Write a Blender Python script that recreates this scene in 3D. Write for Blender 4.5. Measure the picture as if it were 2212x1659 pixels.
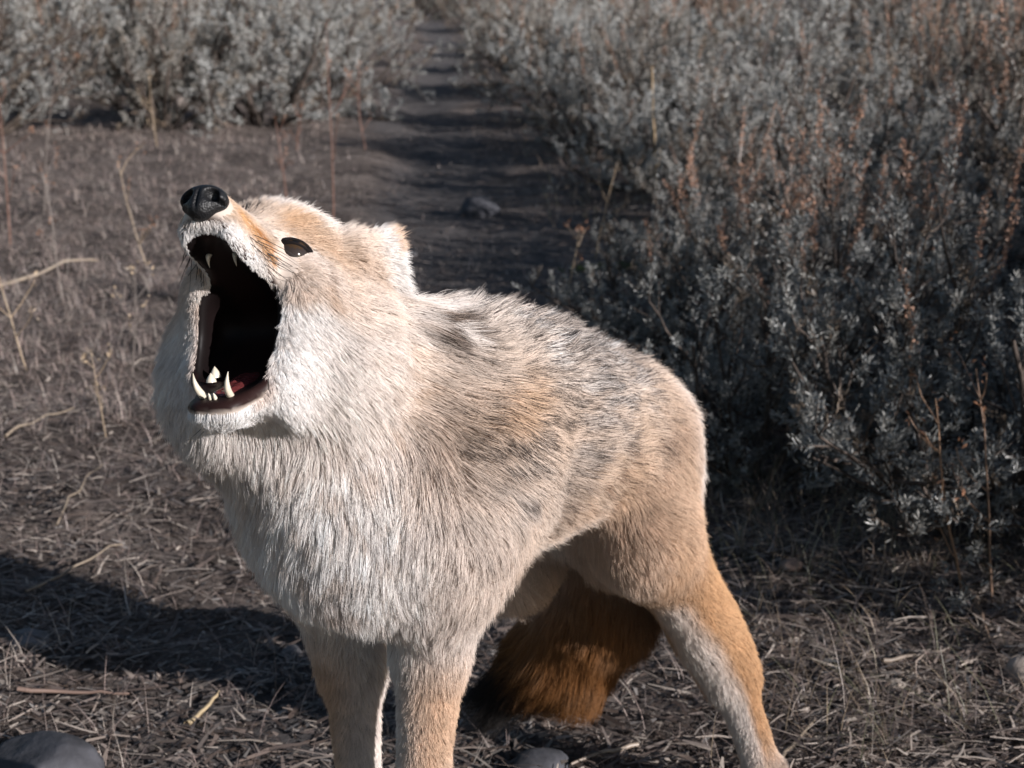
import bpy, math, random
import numpy as np
from mathutils import Vector, Matrix, kdtree

for o in list(bpy.data.objects):
    bpy.data.objects.remove(o, do_unlink=True)
scene = bpy.context.scene
rng = np.random.default_rng(11)
random.seed(11)

# ------------------------------------------------------------------ camera
CAM_H = 0.82
PITCH = math.radians(15.6)
FPX = 3195.0                      # focal length in units of a 2212-wide frame
cam_data = bpy.data.cameras.new('camera')
cam = bpy.data.objects.new('camera', cam_data)
scene.collection.objects.link(cam)
scene.camera = cam
cam.location = (0, 0, CAM_H)
cam.rotation_euler = (math.pi / 2 - PITCH, 0, 0)
cam_data.sensor_width = 36
cam_data.lens = 36 * FPX / 2212
cam_data.clip_start = 0.02
cam_data.clip_end = 3000
cam_data.dof.use_dof = True
cam_data.dof.focus_distance = 1.07
cam_data.dof.aperture_fstop = (cam_data.lens / 1000) / 0.0040

# ------------------------------------------------------------------ light
SUN_AZ = math.radians(58)         # to the right of "behind the camera"
SUN_EL = math.radians(20)
sun_dir = Vector((math.sin(SUN_AZ) * math.cos(SUN_EL), -math.cos(SUN_AZ) * math.cos(SUN_EL), math.sin(SUN_EL)))
world = bpy.data.worlds.new('World')
scene.world = world
world.use_nodes = True
wn = world.node_tree.nodes
wl = world.node_tree.links
bg = wn['Background']
sky = wn.new('ShaderNodeTexSky')
sky.sky_type = 'NISHITA'
sky.sun_disc = False
sky.sun_elevation = SUN_EL
sky.sun_rotation = math.atan2(sun_dir.x, sun_dir.y)
sky.air_density = 1.0
sky.dust_density = 0.6
wl.new(sky.outputs[0], bg.inputs[0])
bg.inputs[1].default_value = 0.055
sd = bpy.data.lights.new('sun', 'SUN')
sd.energy = 4.6
sd.angle = math.radians(0.53)
sd.color = (1.0, 0.96, 0.955)
sun = bpy.data.objects.new('sun', sd)
scene.collection.objects.link(sun)
sun.rotation_euler = sun_dir.to_track_quat('Z', 'Y').to_euler()
sun.location = sun_dir * 20

scene.view_settings.view_transform = 'Standard'
scene.view_settings.look = 'None'
scene.view_settings.exposure = 0.60
scene.view_settings.gamma = 1.0
scene.view_settings.use_curve_mapping = False
scene.cycles.use_denoising = True
scene.cycles.max_bounces = 6
scene.cycles.diffuse_bounces = 3
scene.cycles.glossy_bounces = 2
scene.cycles.transmission_bounces = 3
scene.cycles.transparent_max_bounces = 8
try:
    scene.cycles_curves.shape = 'RIBBONS'
    scene.cycles_curves.subdivisions = 2
except Exception:
    pass

# ------------------------------------------------------------------ helpers
_c, _s = math.cos(PITCH), math.sin(PITCH)
_D = np.array([0, _c, -_s]); _U = np.array([0, _s, _c]); _R = np.array([1.0, 0, 0])


def at(px, py, Y):
    """point of the place at depth Y (metres north of the camera) seen at that spot of the survey sheet"""
    d = _D * FPX + _R * (px - 1106) - _U * (py - 829.5)
    return np.array([0, 0, CAM_H]) + d * (Y / d[1])


def on_ground(px, py, z=0.0):
    d = _D * FPX + _R * (px - 1106) - _U * (py - 829.5)
    t = (CAM_H - z) / -d[2]
    return np.array([0, 0, CAM_H]) + d * t


def link(o, parent=None):
    scene.collection.objects.link(o)
    if parent is not None:
        o.parent = parent
    return o


def tag(o, label=None, cat=None, group=None, kind=None):
    if label: o['label'] = label
    if cat: o['category'] = cat
    if group: o['group'] = group
    if kind: o['kind'] = kind
    return o


def empty(name, loc=(0, 0, 0)):
    o = bpy.data.objects.new(name, None)
    o.empty_display_size = 0.05
    o.location = loc
    return link(o)


def mesh_np(name, verts, faces, mat=None, smooth=True):
    """verts (n,3); faces (m,3) or (m,4) arrays of one size"""
    verts = np.asarray(verts, np.float32); faces = np.asarray(faces, np.int32)
    m = bpy.data.meshes.new(name)
    k = faces.shape[1]
    m.vertices.add(len(verts)); m.vertices.foreach_set('co', verts.ravel())
    m.loops.add(faces.size); m.loops.foreach_set('vertex_index', faces.ravel())
    m.polygons.add(len(faces))
    m.polygons.foreach_set('loop_start', np.arange(0, faces.size, k, dtype=np.int32))
    m.polygons.foreach_set('use_smooth', np.full(len(faces), smooth))
    m.update(calc_edges=True)
    if mat is not None: m.materials.append(mat)
    return m


def add_color(m, name, cols, domain='POINT'):
    a = m.attributes.new(name, 'FLOAT_COLOR', domain)
    c = np.ones((len(cols), 4), np.float32); c[:, :3] = cols
    a.data.foreach_set('color', c.ravel())


def hash3(ix, iy, iz, seed=0):
    h = (ix.astype(np.int64) * 374761393 + iy.astype(np.int64) * 668265263 + iz.astype(np.int64) * 2147483647 + seed * 974711) & 0xffffffff
    h = ((h ^ (h >> 13)) * 1274126177) & 0xffffffff
    h = (h ^ (h >> 16)) & 0xffffffff
    return h.astype(np.float64) / 4294967295.0


def vnoise(p, freq, seed=0):
    """smooth value noise in 0..1 at points p (n,3)"""
    q = np.asarray(p) * freq
    i = np.floor(q).astype(np.int64); f = q - i; f = f * f * (3 - 2 * f)
    r = 0
    for dx in (0, 1):
        for dy in (0, 1):
            for dz in (0, 1):
                w = (f[:, 0] if dx else 1 - f[:, 0]) * (f[:, 1] if dy else 1 - f[:, 1]) * (f[:, 2] if dz else 1 - f[:, 2])
                r = r + w * hash3(i[:, 0] + dx, i[:, 1] + dy, i[:, 2] + dz, seed)
    return r


def sstep(a, b, x):
    t = np.clip((x - a) / (b - a), 0, 1)
    return t * t * (3 - 2 * t)


def unit(v):
    return v / np.maximum(np.linalg.norm(v, axis=-1, keepdims=True), 1e-9)


def new_mat(name):
    m = bpy.data.materials.new(name); m.use_nodes = True
    nt = m.node_tree
    return m, nt, nt.nodes['Principled BSDF'], nt.nodes['Material Output']


def plain_mat(name, col, rough=0.6, noise=0.0, nscale=40, spec=0.3, bump=0.0):
    m, nt, b, out = new_mat(name)
    b.inputs['Base Color'].default_value = (*col, 1)
    b.inputs['Roughness'].default_value = rough
    b.inputs['Specular IOR Level'].default_value = spec
    if noise or bump:
        tc = nt.nodes.new('ShaderNodeTexCoord')
        t = nt.nodes.new('ShaderNodeTexNoise'); t.inputs['Scale'].default_value = nscale; t.inputs['Detail'].default_value = 6
        nt.links.new(tc.outputs['Object'], t.inputs['Vector'])
        if noise:
            mr = nt.nodes.new('ShaderNodeMapRange')
            mr.inputs['From Min'].default_value = .3; mr.inputs['From Max'].default_value = .7
            mr.inputs['To Min'].default_value = 1 - noise; mr.inputs['To Max'].default_value = 1 + noise
            nt.links.new(t.outputs['Fac'], mr.inputs['Value'])
            mx = nt.nodes.new('ShaderNodeVectorMath'); mx.operation = 'SCALE'; mx.inputs[0].default_value = col
            nt.links.new(mr.outputs[0], mx.inputs['Scale']); nt.links.new(mx.outputs[0], b.inputs['Base Color'])
        if bump:
            bp = nt.nodes.new('ShaderNodeBump'); bp.inputs['Strength'].default_value = bump; bp.inputs['Distance'].default_value = .01
            nt.links.new(t.outputs['Fac'], bp.inputs['Height']); nt.links.new(bp.outputs[0], b.inputs['Normal'])
    return m

# ------------------------------------------------------------------ ground
def ground_h(x, y):
    x = np.asarray(x, float); y = np.asarray(y, float)
    p = np.stack([x, y, np.zeros_like(x)], -1).reshape(-1, 3)
    far = sstep(.0, 3.0, np.hypot(x, y)).reshape(-1)
    h = (vnoise(p, 1.3, 1) - .5) * .05 + (vnoise(p, 4.5, 2) - .5) * .034 + (vnoise(p, 13, 3) - .5) * .020
    h = h * (.45 + .55 * far)
    # the trail is worn into a shallow trough
    pd = path_dist(x, y).reshape(-1)
    h -= .035 * np.exp(-(pd / .28) ** 2)
    # flat under the animal
    near = np.exp(-(((p[:, 0] - .02) / .5) ** 2 + ((p[:, 1] - 1.25) / .5) ** 2))
    h = h * (1 - .8 * near) - .004
    return h.reshape(x.shape)


PATH = np.array([on_ground(*p)[:2] for p in ((700, 1900), (980, 1000), (1040, 640), (985, 430), (930, 300), (905, 220), (955, 130), (960, 80), (915, 40), (890, 12))])
PATH[0] = (-.15, .6)


def path_dist(x, y):
    P = np.stack([np.asarray(x, float).ravel(), np.asarray(y, float).ravel()], 1)
    d = np.full(len(P), 1e9)
    for a, b in zip(PATH[:-1], PATH[1:]):
        ab = b - a; t = np.clip(((P - a) @ ab) / (ab @ ab), 0, 1)
        d = np.minimum(d, np.linalg.norm(P - a - t[:, None] * ab, axis=1))
    return d.reshape(np.shape(x))


def grid_sheet(xs, ys):
    X, Y = np.meshgrid(xs, ys, indexing='ij')
    Z = ground_h(X, Y)
    n, m = X.shape
    I = np.arange(n * m).reshape(n, m)
    F = np.stack([I[:-1, :-1], I[1:, :-1], I[1:, 1:], I[:-1, 1:]], -1).reshape(-1, 4)
    return np.stack([X, Y, Z], -1).reshape(-1, 3), F


def geo(a, b, n):
    return np.sinh(np.linspace(np.arcsinh(a), np.arcsinh(b), n))


xs = geo(-900 / 2.2, 900 / 2.2, 520) * 2.2
ys = geo(-40 / 2.0, 1500 / 2.0, 540) * 2.0 + .8
V, F = grid_sheet(xs, ys)
soil, nt, b, out = new_mat('dry_soil')
tc = nt.nodes.new('ShaderNodeTexCoord')


def noise(scale, detail=6, rough=.6):
    t = nt.nodes.new('ShaderNodeTexNoise'); t.inputs['Scale'].default_value = scale; t.inputs['Detail'].default_value = detail
    t.inputs['Roughness'].default_value = rough
    nt.links.new(tc.outputs['Object'], t.inputs['Vector'])
    return t


def ramp(src, stops):
    r = nt.nodes.new('ShaderNodeValToRGB'); e = r.color_ramp.elements
    while len(e) < len(stops): e.new(.5)
    for i, (p, c) in enumerate(stops): e[i].position = p; e[i].color = (*c, 1)
    nt.links.new(src, r.inputs[0])
    return r


pa = nt.nodes.new('ShaderNodeAttribute'); pa.attribute_name = 'trail'
r1 = ramp(noise(3.2, 8, .68).outputs['Fac'], [(.32, (.080, .066, .060)), (.5, (.16, .132, .118)), (.68, (.27, .228, .203))])
r2 = ramp(noise(60, 8, .7).outputs['Fac'], [(.32, (.35, .33, .32)), (.5, (.9, .9, .9)), (.68, (1.5, 1.45, 1.4))])
mx = nt.nodes.new('ShaderNodeMix'); mx.data_type = 'RGBA'; mx.blend_type = 'MULTIPLY'; mx.inputs[0].default_value = 1
nt.links.new(r1.outputs[0], mx.inputs[6]); nt.links.new(r2.outputs[0], mx.inputs[7])
r3 = ramp(noise(9, 7).outputs['Fac'], [(.3, (.085, .078, .078)), (.7, (.15, .135, .13))])
mx2 = nt.nodes.new('ShaderNodeMix'); mx2.data_type = 'RGBA'
nt.links.new(pa.outputs['Fac'], mx2.inputs[0]); nt.links.new(mx.outputs[2], mx2.inputs[6]); nt.links.new(r3.outputs[0], mx2.inputs[7])
nt.links.new(mx2.outputs[2], b.inputs['Base Color'])
b.inputs['Roughness'].default_value = .95; b.inputs['Specular IOR Level'].default_value = .1
bp = nt.nodes.new('ShaderNodeBump'); bp.inputs['Strength'].default_value = .9; bp.inputs['Distance'].default_value = .02
nt.links.new(noise(75, 9, .75).outputs['Fac'], bp.inputs['Height']); nt.links.new(bp.outputs[0], b.inputs['Normal'])
gm = mesh_np('ground', V, F, soil)
pd = path_dist(V[:, 0], V[:, 1]) + (vnoise(V * np.array([1, 1, 0]), 2.5, 9) - .5) * .25
ta = gm.attributes.new('trail', 'FLOAT', 'POINT')
ta.data.foreach_set('value', (sstep(.32, .14, pd)).astype(np.float32))
tag(link(bpy.data.objects.new('ground', gm)), kind='structure')

# ------------------------------------------------------------------ sagebrush
def tube_mesh(paths, radii, n=4):
    """thin tapering tubes along polylines -> verts, quads"""
    VV = []; FF = []; off = 0
    for p, r in zip(paths, radii):
        p = np.asarray(p); k = len(p)
        t = unit(np.gradient(p, axis=0))
        a = unit(np.cross(t, np.array([.31, .87, .39]))); c = np.cross(t, a)
        th = np.arange(n) * 2 * math.pi / n
        ring = p[:, None] + np.asarray(r)[:, None, None] * (a[:, None] * np.cos(th)[None, :, None] + c[:, None] * np.sin(th)[None, :, None])
        VV.append(ring.reshape(-1, 3))
        I = np.arange(k * n).reshape(k, n) + off
        J = np.roll(I, -1, axis=1)
        FF.append(np.stack([I[:-1], J[:-1], J[1:], I[1:]], -1).reshape(-1, 4))
        off += k * n
    return np.concatenate(VV), np.concatenate(FF)


def leaf_cards(P, D, length, width, rg):
    """folded slim leaves: 2 quads each (a shallow V), base at P, pointing along D"""
    n = len(P)
    side = unit(np.cross(D, rg.normal(size=(n, 3))))
    up = np.cross(side, D)
    L = length[:, None]; W = width[:, None]
    tipo = P + D * L + up * L * rg.uniform(-.15, .25, (n, 1))
    m = P + D * L * .62
    a = m + side * W * .5 + up * W * .22; c = m - side * W * .5 + up * W * .22
    V = np.stack([P, a, tipo, c, m], 1).reshape(-1, 3)
    I = np.arange(n)[:, None] * 5
    T = np.concatenate([I + np.array([[0, 1, 4]]), I + np.array([[1, 2, 4]]), I + np.array([[2, 3, 4]]), I + np.array([[3, 0, 4]])])
    return V, T


def leaf_material(name, front, back, vary):
    m = bpy.data.materials.new(name); m.use_nodes = True
    nt = m.node_tree; nt.nodes.clear()
    out = nt.nodes.new('ShaderNodeOutputMaterial')
    a = nt.nodes.new('ShaderNodeAttribute'); a.attribute_name = 'col'
    oi = nt.nodes.new('ShaderNodeObjectInfo')
    hs = nt.nodes.new('ShaderNodeHueSaturation')
    mr = nt.nodes.new('ShaderNodeMapRange'); mr.inputs['To Min'].default_value = 1 - vary; mr.inputs['To Max'].default_value = 1 + vary
    nt.links.new(oi.outputs['Random'], mr.inputs['Value']); nt.links.new(mr.outputs[0], hs.inputs['Value'])
    nt.links.new(a.outputs['Color'], hs.inputs['Color'])
    df = nt.nodes.new('ShaderNodeBsdfDiffuse'); tr = nt.nodes.new('ShaderNodeBsdfTranslucent')
    nt.links.new(hs.outputs[0], df.inputs['Color']); nt.links.new(hs.outputs[0], tr.inputs['Color'])
    mx = nt.nodes.new('ShaderNodeMixShader'); mx.inputs[0].default_value = .22
    nt.links.new(df.outputs[0], mx.inputs[1]); nt.links.new(tr.outputs[0], mx.inputs[2])
    gl = nt.nodes.new('ShaderNodeBsdfGlossy'); gl.inputs['Roughness'].default_value = .45
    m2 = nt.nodes.new('ShaderNodeMixShader'); m2.inputs[0].default_value = .05
    nt.links.new(mx.outputs[0], m2.inputs[1]); nt.links.new(gl.outputs[0], m2.inputs[2])
    nt.links.new(m2.outputs[0], out.inputs['Surface'])
    return m


sage_leaf = leaf_material('sage_leaf', 0, 0, .18)
bark_m = plain_mat('sage_bark', (.085, .066, .055), .9, noise=.5, nscale=60, bump=.5)
dry_m = leaf_material('dry_stem', 0, 0, .15)


def curve_path(p0, d0, length, k, rg, up=.25, wig=.25):
    p = np.array(p0, float); d = unit(np.array(d0, float)); pts = [p.copy()]
    for i in range(k):
        d = unit(d + np.array([0, 0, up / k]) + rg.normal(size=3) * wig / math.sqrt(k))
        p = p + d * length / k; pts.append(p.copy())
    return np.array(pts)


def make_sage(seed, height=.9, spread=.75, nleaf=9000, leafL=.022, stalks=14, dead=.15, tint=(1, 1, 1)):
    """one sagebrush: gnarled stems, twigs with leaf clusters, dry seed stalks"""
    rg = np.random.default_rng(seed)
    paths = []; rad = []; tips = []
    nmain = 14
    for i in range(nmain):
        az = 2 * math.pi * (i + rg.uniform(-.4, .4)) / nmain; tl = rg.uniform(.15, 1.0) if i % 3 else rg.uniform(1.0, 1.42)
        d = np.array([math.cos(az) * math.sin(tl), math.sin(az) * math.sin(tl), math.cos(tl)])
        L = height * rg.uniform(.55, .85) * (1 + .15 * math.sin(tl))
        p = curve_path((math.cos(az) * .04, math.sin(az) * .04, -.03), d, L, 7, rg, .5 if i % 3 else .25, .45)
        p[:, 2] = np.maximum(p[:, 2], -.03 + .05 * np.linspace(0, 1, 8))
        paths.append(p); rad.append(np.linspace(.014, .0045, 8) * rg.uniform(.7, 1.2))
        for j in range(9):
            t = rg.uniform(.2, 1.0); q = p[int(t * 7)]
            d2 = unit(unit(p[min(int(t * 7) + 1, 7)] - p[max(int(t * 7) - 1, 0)]) + rg.normal(size=3) * .6 + np.array([0, 0, .3]))
            p2 = curve_path(q, d2, height * rg.uniform(.18, .38), 5, rg, .5, .4)
            paths.append(p2); rad.append(np.linspace(.0045, .002, 6))
            for k in range(6):
                q2 = p2[rg.integers(1, 6)]
                d3 = unit(unit(p2[-1] - p2[0]) + rg.normal(size=3) * .65 + np.array([0, 0, .35]))
                p3 = curve_path(q2, d3, height * rg.uniform(.08, .18), 4, rg, .4, .3)
                if rg.random() < .45: paths.append(p3); rad.append(np.linspace(.002, .0008, 5))
                tips.append(p3)
    V, F = tube_mesh(paths, rad, 4)
    stems = mesh_np('stems', V, F, bark_m)
    # leaves in clusters along the twigs, thicker at the tips
    tips = np.array(tips); nt_ = len(tips)
    ti = rg.choice(nt_, nleaf, p=(lambda w_: w_ / w_.sum())(.08 + rg.random(nt_) ** 1.8)); u = rg.random(nleaf) ** .55 * 3.999
    i0 = u.astype(int); f = (u - i0)[:, None]
    P = tips[ti, i0] * (1 - f) + tips[ti, i0 + 1] * f
    ax = unit(tips[ti, i0 + 1] - tips[ti, i0])
    D = unit(ax * .8 + unit(rg.normal(size=(nleaf, 3))) * .9 + np.array([0, 0, .15]))
    P = P + rg.normal(size=(nleaf, 3)) * .004
    Ll = leafL * rg.uniform(.5, 1.25, nleaf); Wl = Ll * rg.uniform(.17, .32, nleaf)
    V, T = leaf_cards(P, D, Ll, Wl, rg)
    tv = rg.random(nt_)[ti]; lv = rg.random(nleaf)
    base = np.array([.435, .42, .385]); blue = np.array([.40, .405, .39]); straw = np.array([.33, .255, .19])
    col = base * (1 - tv[:, None]) + blue * tv[:, None]
    isd = (rg.random(nt_) < dead)[ti]
    col = np.where(isd[:, None], straw * .75, col)
    col = col * (.6 + .75 * lv)[:, None] * np.array(tint)
    fo = mesh_np('foliage', V, T, sage_leaf, smooth=False)
    add_color(fo, 'col', np.repeat(col, 5, 0))
    # last summer's seed stalks standing above the crown
    ps = []; rs = []; SP = []; SD = []
    for i in range(stalks):
        tp = tips[rg.integers(0, nt_)]
        if tp[0][2] < height * .35: continue
        p = curve_path(tp[0], np.array([rg.normal() * .25, rg.normal() * .25, 1]) + unit(tp[0]) * .3, height * rg.uniform(.25, .45), 6, rg, .2, .15)
        ps.append(p); rs.append(np.linspace(.0016, .0006, 7))
        m = 100; uu = (.35 + .65 * rg.random(m)) * 5.999; k0 = uu.astype(int); ff = (uu - k0)[:, None]
        SP.append(p[k0] * (1 - ff) + p[k0 + 1] * ff + rg.normal(size=(m, 3)) * .004); SD.append(unit(rg.normal(size=(m, 3)) + np.array([0, 0, 1.2])))
    sm_ = None
    if ps:
        V, F = tube_mesh(ps, rs, 3)
        SP = np.concatenate(SP); SD = np.concatenate(SD)
        lv_, lt_ = leaf_cards(SP, SD, rg.uniform(.006, .013, len(SP)), rg.uniform(.003, .006, len(SP)), rg)
        T = np.concatenate([np.concatenate([F[:, [0, 1, 2]], F[:, [0, 2, 3]]]), lt_ + len(V)])
        cc = np.concatenate([np.tile([.24, .155, .105], (len(V), 1)), np.repeat(np.array([.42, .245, .165]) * rg.uniform(.55, 1.3, (len(SP), 1)), 5, 0)])
        sm_ = mesh_np('seed_stalks', np.concatenate([V, lv_]), T, dry_m, smooth=False); add_color(sm_, 'col', cc)
    return stems, fo, sm_


SAGE = [make_sage(101, .95, nleaf=30000, stalks=10), make_sage(102, .85, nleaf=28000, stalks=16, dead=.2, tint=(.80, .76, .72)), make_sage(103, 1.05, nleaf=28000, stalks=130, dead=.35, tint=(.82, .76, .70)),
        make_sage(104, .8, nleaf=28000, stalks=6, dead=.08)]
SAGE_NEAR = [make_sage(105, .62, nleaf=26000, leafL=.017, stalks=16, dead=.12, tint=(.66, .66, .655)), make_sage(106, .72, nleaf=26000, leafL=.017, stalks=80, dead=.25, tint=(.66, .64, .62))]  # darker tints put the near bushes' shade into their leaf colour


def place_sage(proto, x, y, rot, sc, label, group, squash=1.0):
    z = float(ground_h(np.array([x]), np.array([y]))[0])
    e = empty('sagebrush', (x, y, z)); e.rotation_euler[2] = rot; e.scale = (sc, sc, sc * squash)
    for nm, m in zip(('stems', 'foliage', 'seed_stalks'), proto):
        if m is None: continue
        o = bpy.data.objects.new(nm, m); link(o, e)
        if nm != 'stems': o['kind'] = 'stuff'
    tag(e, label, 'sagebrush', group)
    return e


# (east, north, prototype, rotation, scale, label); the last entries are unseen, added beside the view to shade it
L_, R_ = 'left', 'right'
SB = [
    # left of the trail
    (-2.75, 7.6, 0, .3, 1.05, 'silver-grey sagebrush cut by the left edge of the picture'),
    (-1.95, 8.2, 1, 1.9, 1.10, 'dense silver-grey sagebrush standing behind the pale stone'),
    (-1.42, 8.4, 3, 4.1, 1.2, 'round silver-grey sagebrush between the pale stone and the trail'),
    (-1.22, 9.9, 0, 2.6, .95, 'open-branched sagebrush leaning over the left side of the trail'),
    (-3.3, 9.6, 2, 5.2, 1.15, 'tall sagebrush in the second row at the left edge'),
    (-2.3, 10.2, 3, .9, 1.3, 'sagebrush in the second row left of the middle one'),
    (-2.0, 11.3, 0, 3.3, 1.25, 'middle sagebrush of the second row left of the trail'),
    (-1.50, 12.4, 1, 5.0, 1.1, 'sagebrush of the second row closest to the trail'),
    (-1.85, 15.5, 3, 1.2, 1.2, 'far sagebrush left of the bend of the trail'),
    (-3.0, 14.0, 2, 2.2, 1.3, 'far sagebrush in the third row above the round one'),
    (-4.4, 13.5, 0, 4.4, 1.3, 'far sagebrush in the third row at the left edge'),
    (-1.70, 27.0, 1, 2.0, 1.5, 'dark distant sagebrush closing the end of the trail'),  # darker-tinted prototype stands in for shade at the trail's end
    (-3.6, 19.0, 3, 3.0, 1.4, 'distant sagebrush at the top edge above the left row'),
    # right of the trail
    (-.12, 15.8, 3, .5, .95, 'far sagebrush standing right at the bend of the trail'),
    (.16, 11.0, 1, 3.7, .90, 'sagebrush with dry stalks overhanging the right trail side far back'),
    (.34, 8.4, 0, 5.1, .85, 'grey sagebrush beside the trail above the grey stone'),
    (1.15, 9.4, 2, 1.5, .95, 'straw-flecked sagebrush right of the one above the grey stone'),
    (.62, 6.4, 1, 2.4, .80, 'shaded sagebrush beside the trail right of the grey stone'),
    (1.30, 4.45, 3, 1.0, .62, 'small pale sagebrush below the russet seed stalks'),
    (.36, 6.95, 0, 4.6, .62, 'low sagebrush reaching the right verge of the trail'),
    (.52, 5.70, 3, 2.9, .58, 'low shaded sagebrush below the one reaching the verge'),
    (.66, 4.70, 1, .3, .52, 'small dim sagebrush at the foot of the straw-coloured stalk'),
    (1.25, 6.9, 3, .2, .95, 'pale leafy sagebrush behind the tall straw-coloured stalk'),
    (.95, 5.0, 0, 4.0, .72, 'dark-stemmed sagebrush beside the tall straw-coloured stalk'),
    (1.75, 5.3, 2, 5.9, .85, 'sagebrush with many russet seed stalks right of the dark-stemmed one'),
    (2.05, 7.4, 0, 2.9, 1.1, 'tall grey sagebrush in the upper right background'),
    (2.75, 6.6, 1, 3.5, 1.05, 'sagebrush in the upper right corner behind the russet-topped one'),
    (.95, 7.7, 3, 3.4, .9, 'sagebrush in the gap between the shaded one and the grey one'),
    (.72, 10.2, 0, 1.1, .95, 'far sagebrush right of the trail behind the straw-flecked one'),
    (.02, 13.2, 1, 2.2, .95, 'far sagebrush right of the trail below the bend'),
    (1.50, 12.0, 1, 4.8, 1.1, 'far sagebrush above the straw-flecked one'),
    (2.6, 11.0, 2, 2.7, 1.2, 'far sagebrush of the upper right, left of the corner'),
    (4.0, 11.5, 3, 1.1, 1.3, 'far sagebrush in the upper right corner'),
    (.9, 17.5, 0, 3.1, 1.15, 'distant sagebrush under the pale strip at the top edge'),
    (2.9, 17.0, 3, .7, 1.3, 'distant sagebrush right of the pale strip at the top edge'),
    (5.2, 18.0, 1, 2.0, 1.5, 'distant sagebrush in the farthest row at the upper right'),
    (-.55, 22.0, 2, 1.3, 1.1, 'distant sagebrush behind the end of the trail'),
]
NEARB = [
    (.70, 2.22, 0, .9, .80, 'low dark shaded sagebrush right behind the coyote'),
    (1.10, 1.98, 1, 2.8, .74, 'near sagebrush with thin brown stalks at the lower right edge'),
    (.78, 3.00, 1, 4.4, .80, 'sagebrush with upright russet spikes just above the coyote\'s rump'),
    (.43, 2.42, 0, 2.6, .66, 'dark low sagebrush directly behind the coyote\'s hind leg'),
    (.36, 3.15, 0, .4, .58, 'small shaded sagebrush peeping over the coyote\'s rump'),
    (.56, 2.80, 0, 3.6, .72, 'low leafy sagebrush touching the outline of the coyote\'s rump'),
    (.62, 3.55, 1, 5.6, .70, 'dim sagebrush between the coyote\'s back and the green plant'),
    (1.48, 2.75, 0, 5.3, .92, 'bluish shaded sagebrush at the right edge behind the near one'),
    (.82, 3.90, 0, 2.2, .95, 'leafy grey sagebrush above and right of the coyote\'s back'),
    (1.62, 3.70, 1, .5, 1.15, 'russet-topped sagebrush at the right edge'),
    (2.05, 2.05, 0, 1.9, 1.1, 'unseen sagebrush added just outside the right edge beside the near one'),  # from here on unseen bushes, added to cast shade
    (2.15, 2.9, 1, 3.7, 1.2, 'unseen sagebrush added outside the right edge beside the bluish one'),
    (2.4, 4.3, 0, .3, 1.5, 'unseen sagebrush added outside the right edge beside the russet-topped one'),
    (1.62, 1.80, 1, 5.0, 1.45, 'unseen sagebrush added outside the lower right corner'),
    (2.25, 2.55, 1, 4.0, 1.55, 'unseen tall sagebrush added outside the right edge level with the bluish one'),
    (2.45, 3.45, 0, 5.2, 1.75, 'unseen tall sagebrush added outside the right edge level with the russet-topped one'),
    (2.75, 5.2, 1, .8, 1.6, 'unseen tall sagebrush added outside the right edge farther up the slope'),
    (2.35, 1.90, 0, 2.0, 2.0, 'unseen tall sagebrush added outside the lower right corner, farther out'),
]
for (x, y, pi, rot, sc, lab) in SB:
    place_sage(SAGE[pi], x, y, rot, sc, lab, 'sagebrush along the trail')
for (x, y, pi, rot, sc, lab) in NEARB:
    place_sage(SAGE_NEAR[pi], x, y, rot, sc, lab, 'sagebrush along the trail')
# the plain beyond: sagebrush that reads as one mass
rgm = np.random.default_rng(77)


def far_scrub():
    n = 260
    y = rgm.uniform(24, 120, n); x = rgm.uniform(-.42, .42, n) * y
    k = 110
    P = np.stack([np.repeat(x, k), np.repeat(y, k), np.zeros(n * k)], 1)
    d = unit(rgm.normal(size=(n * k, 3))); d[:, 2] = np.abs(d[:, 2])
    sz = np.repeat(rgm.uniform(.6, 1.1, n), k)[:, None]
    P = P + d * sz * np.array([.9, .9, .95]) * rgm.uniform(.6, 1, (n * k, 1))
    V, T = leaf_cards(P, unit(d + rgm.normal(size=d.shape) * .6), np.full(n * k, .22), np.full(n * k, .11), rgm)
    col = np.array([.23, .225, .20]) * rgm.uniform(.6, 1.25, (n * k, 1))
    m = mesh_np('far_scrub', V, T, sage_leaf, smooth=False); add_color(m, 'col', np.repeat(col, 5, 0))
    tag(link(bpy.data.objects.new('far_scrub', m)), 'distant grey scrub covering the plain', kind='stuff')


far_scrub()

# ------------------------------------------------------------------ stones
def stone(name, x, y, size, seed, col, label, cat, group=None, flat=.6, rot=0, sink=.3):
    rg = np.random.default_rng(seed)
    import bmesh
    bm_ = bmesh.new(); bmesh.ops.create_icosphere(bm_, subdivisions=4, radius=1)
    V = np.array([v.co[:] for v in bm_.verts]); F = np.array([[v.index for v in f.verts] for f in bm_.faces]); bm_.free()
    for k in range(9):                                  # broken faces
        n = unit(rg.normal(size=3)); d = rg.uniform(.62, .9)
        over = np.maximum(V @ n - d, 0); V = V - over[:, None] * n * .9
    V = V * (1 + .10 * (vnoise(V + seed, 2.2, seed)[:, None] - .5) + .05 * (vnoise(V + seed, 7, seed)[:, None] - .5))
    V = V * np.array(size) * np.array([1, 1, flat])
    z = float(ground_h(np.array([x]), np.array([y]))[0])
    o = bpy.data.objects.new(name, mesh_np(name, V, F, col)); o.location = (x, y, z + size[2] * flat * (1 - 2 * sink) * .5); o.rotation_euler[2] = rot
    link(o); tag(o, label, cat, group)
    return o


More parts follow.
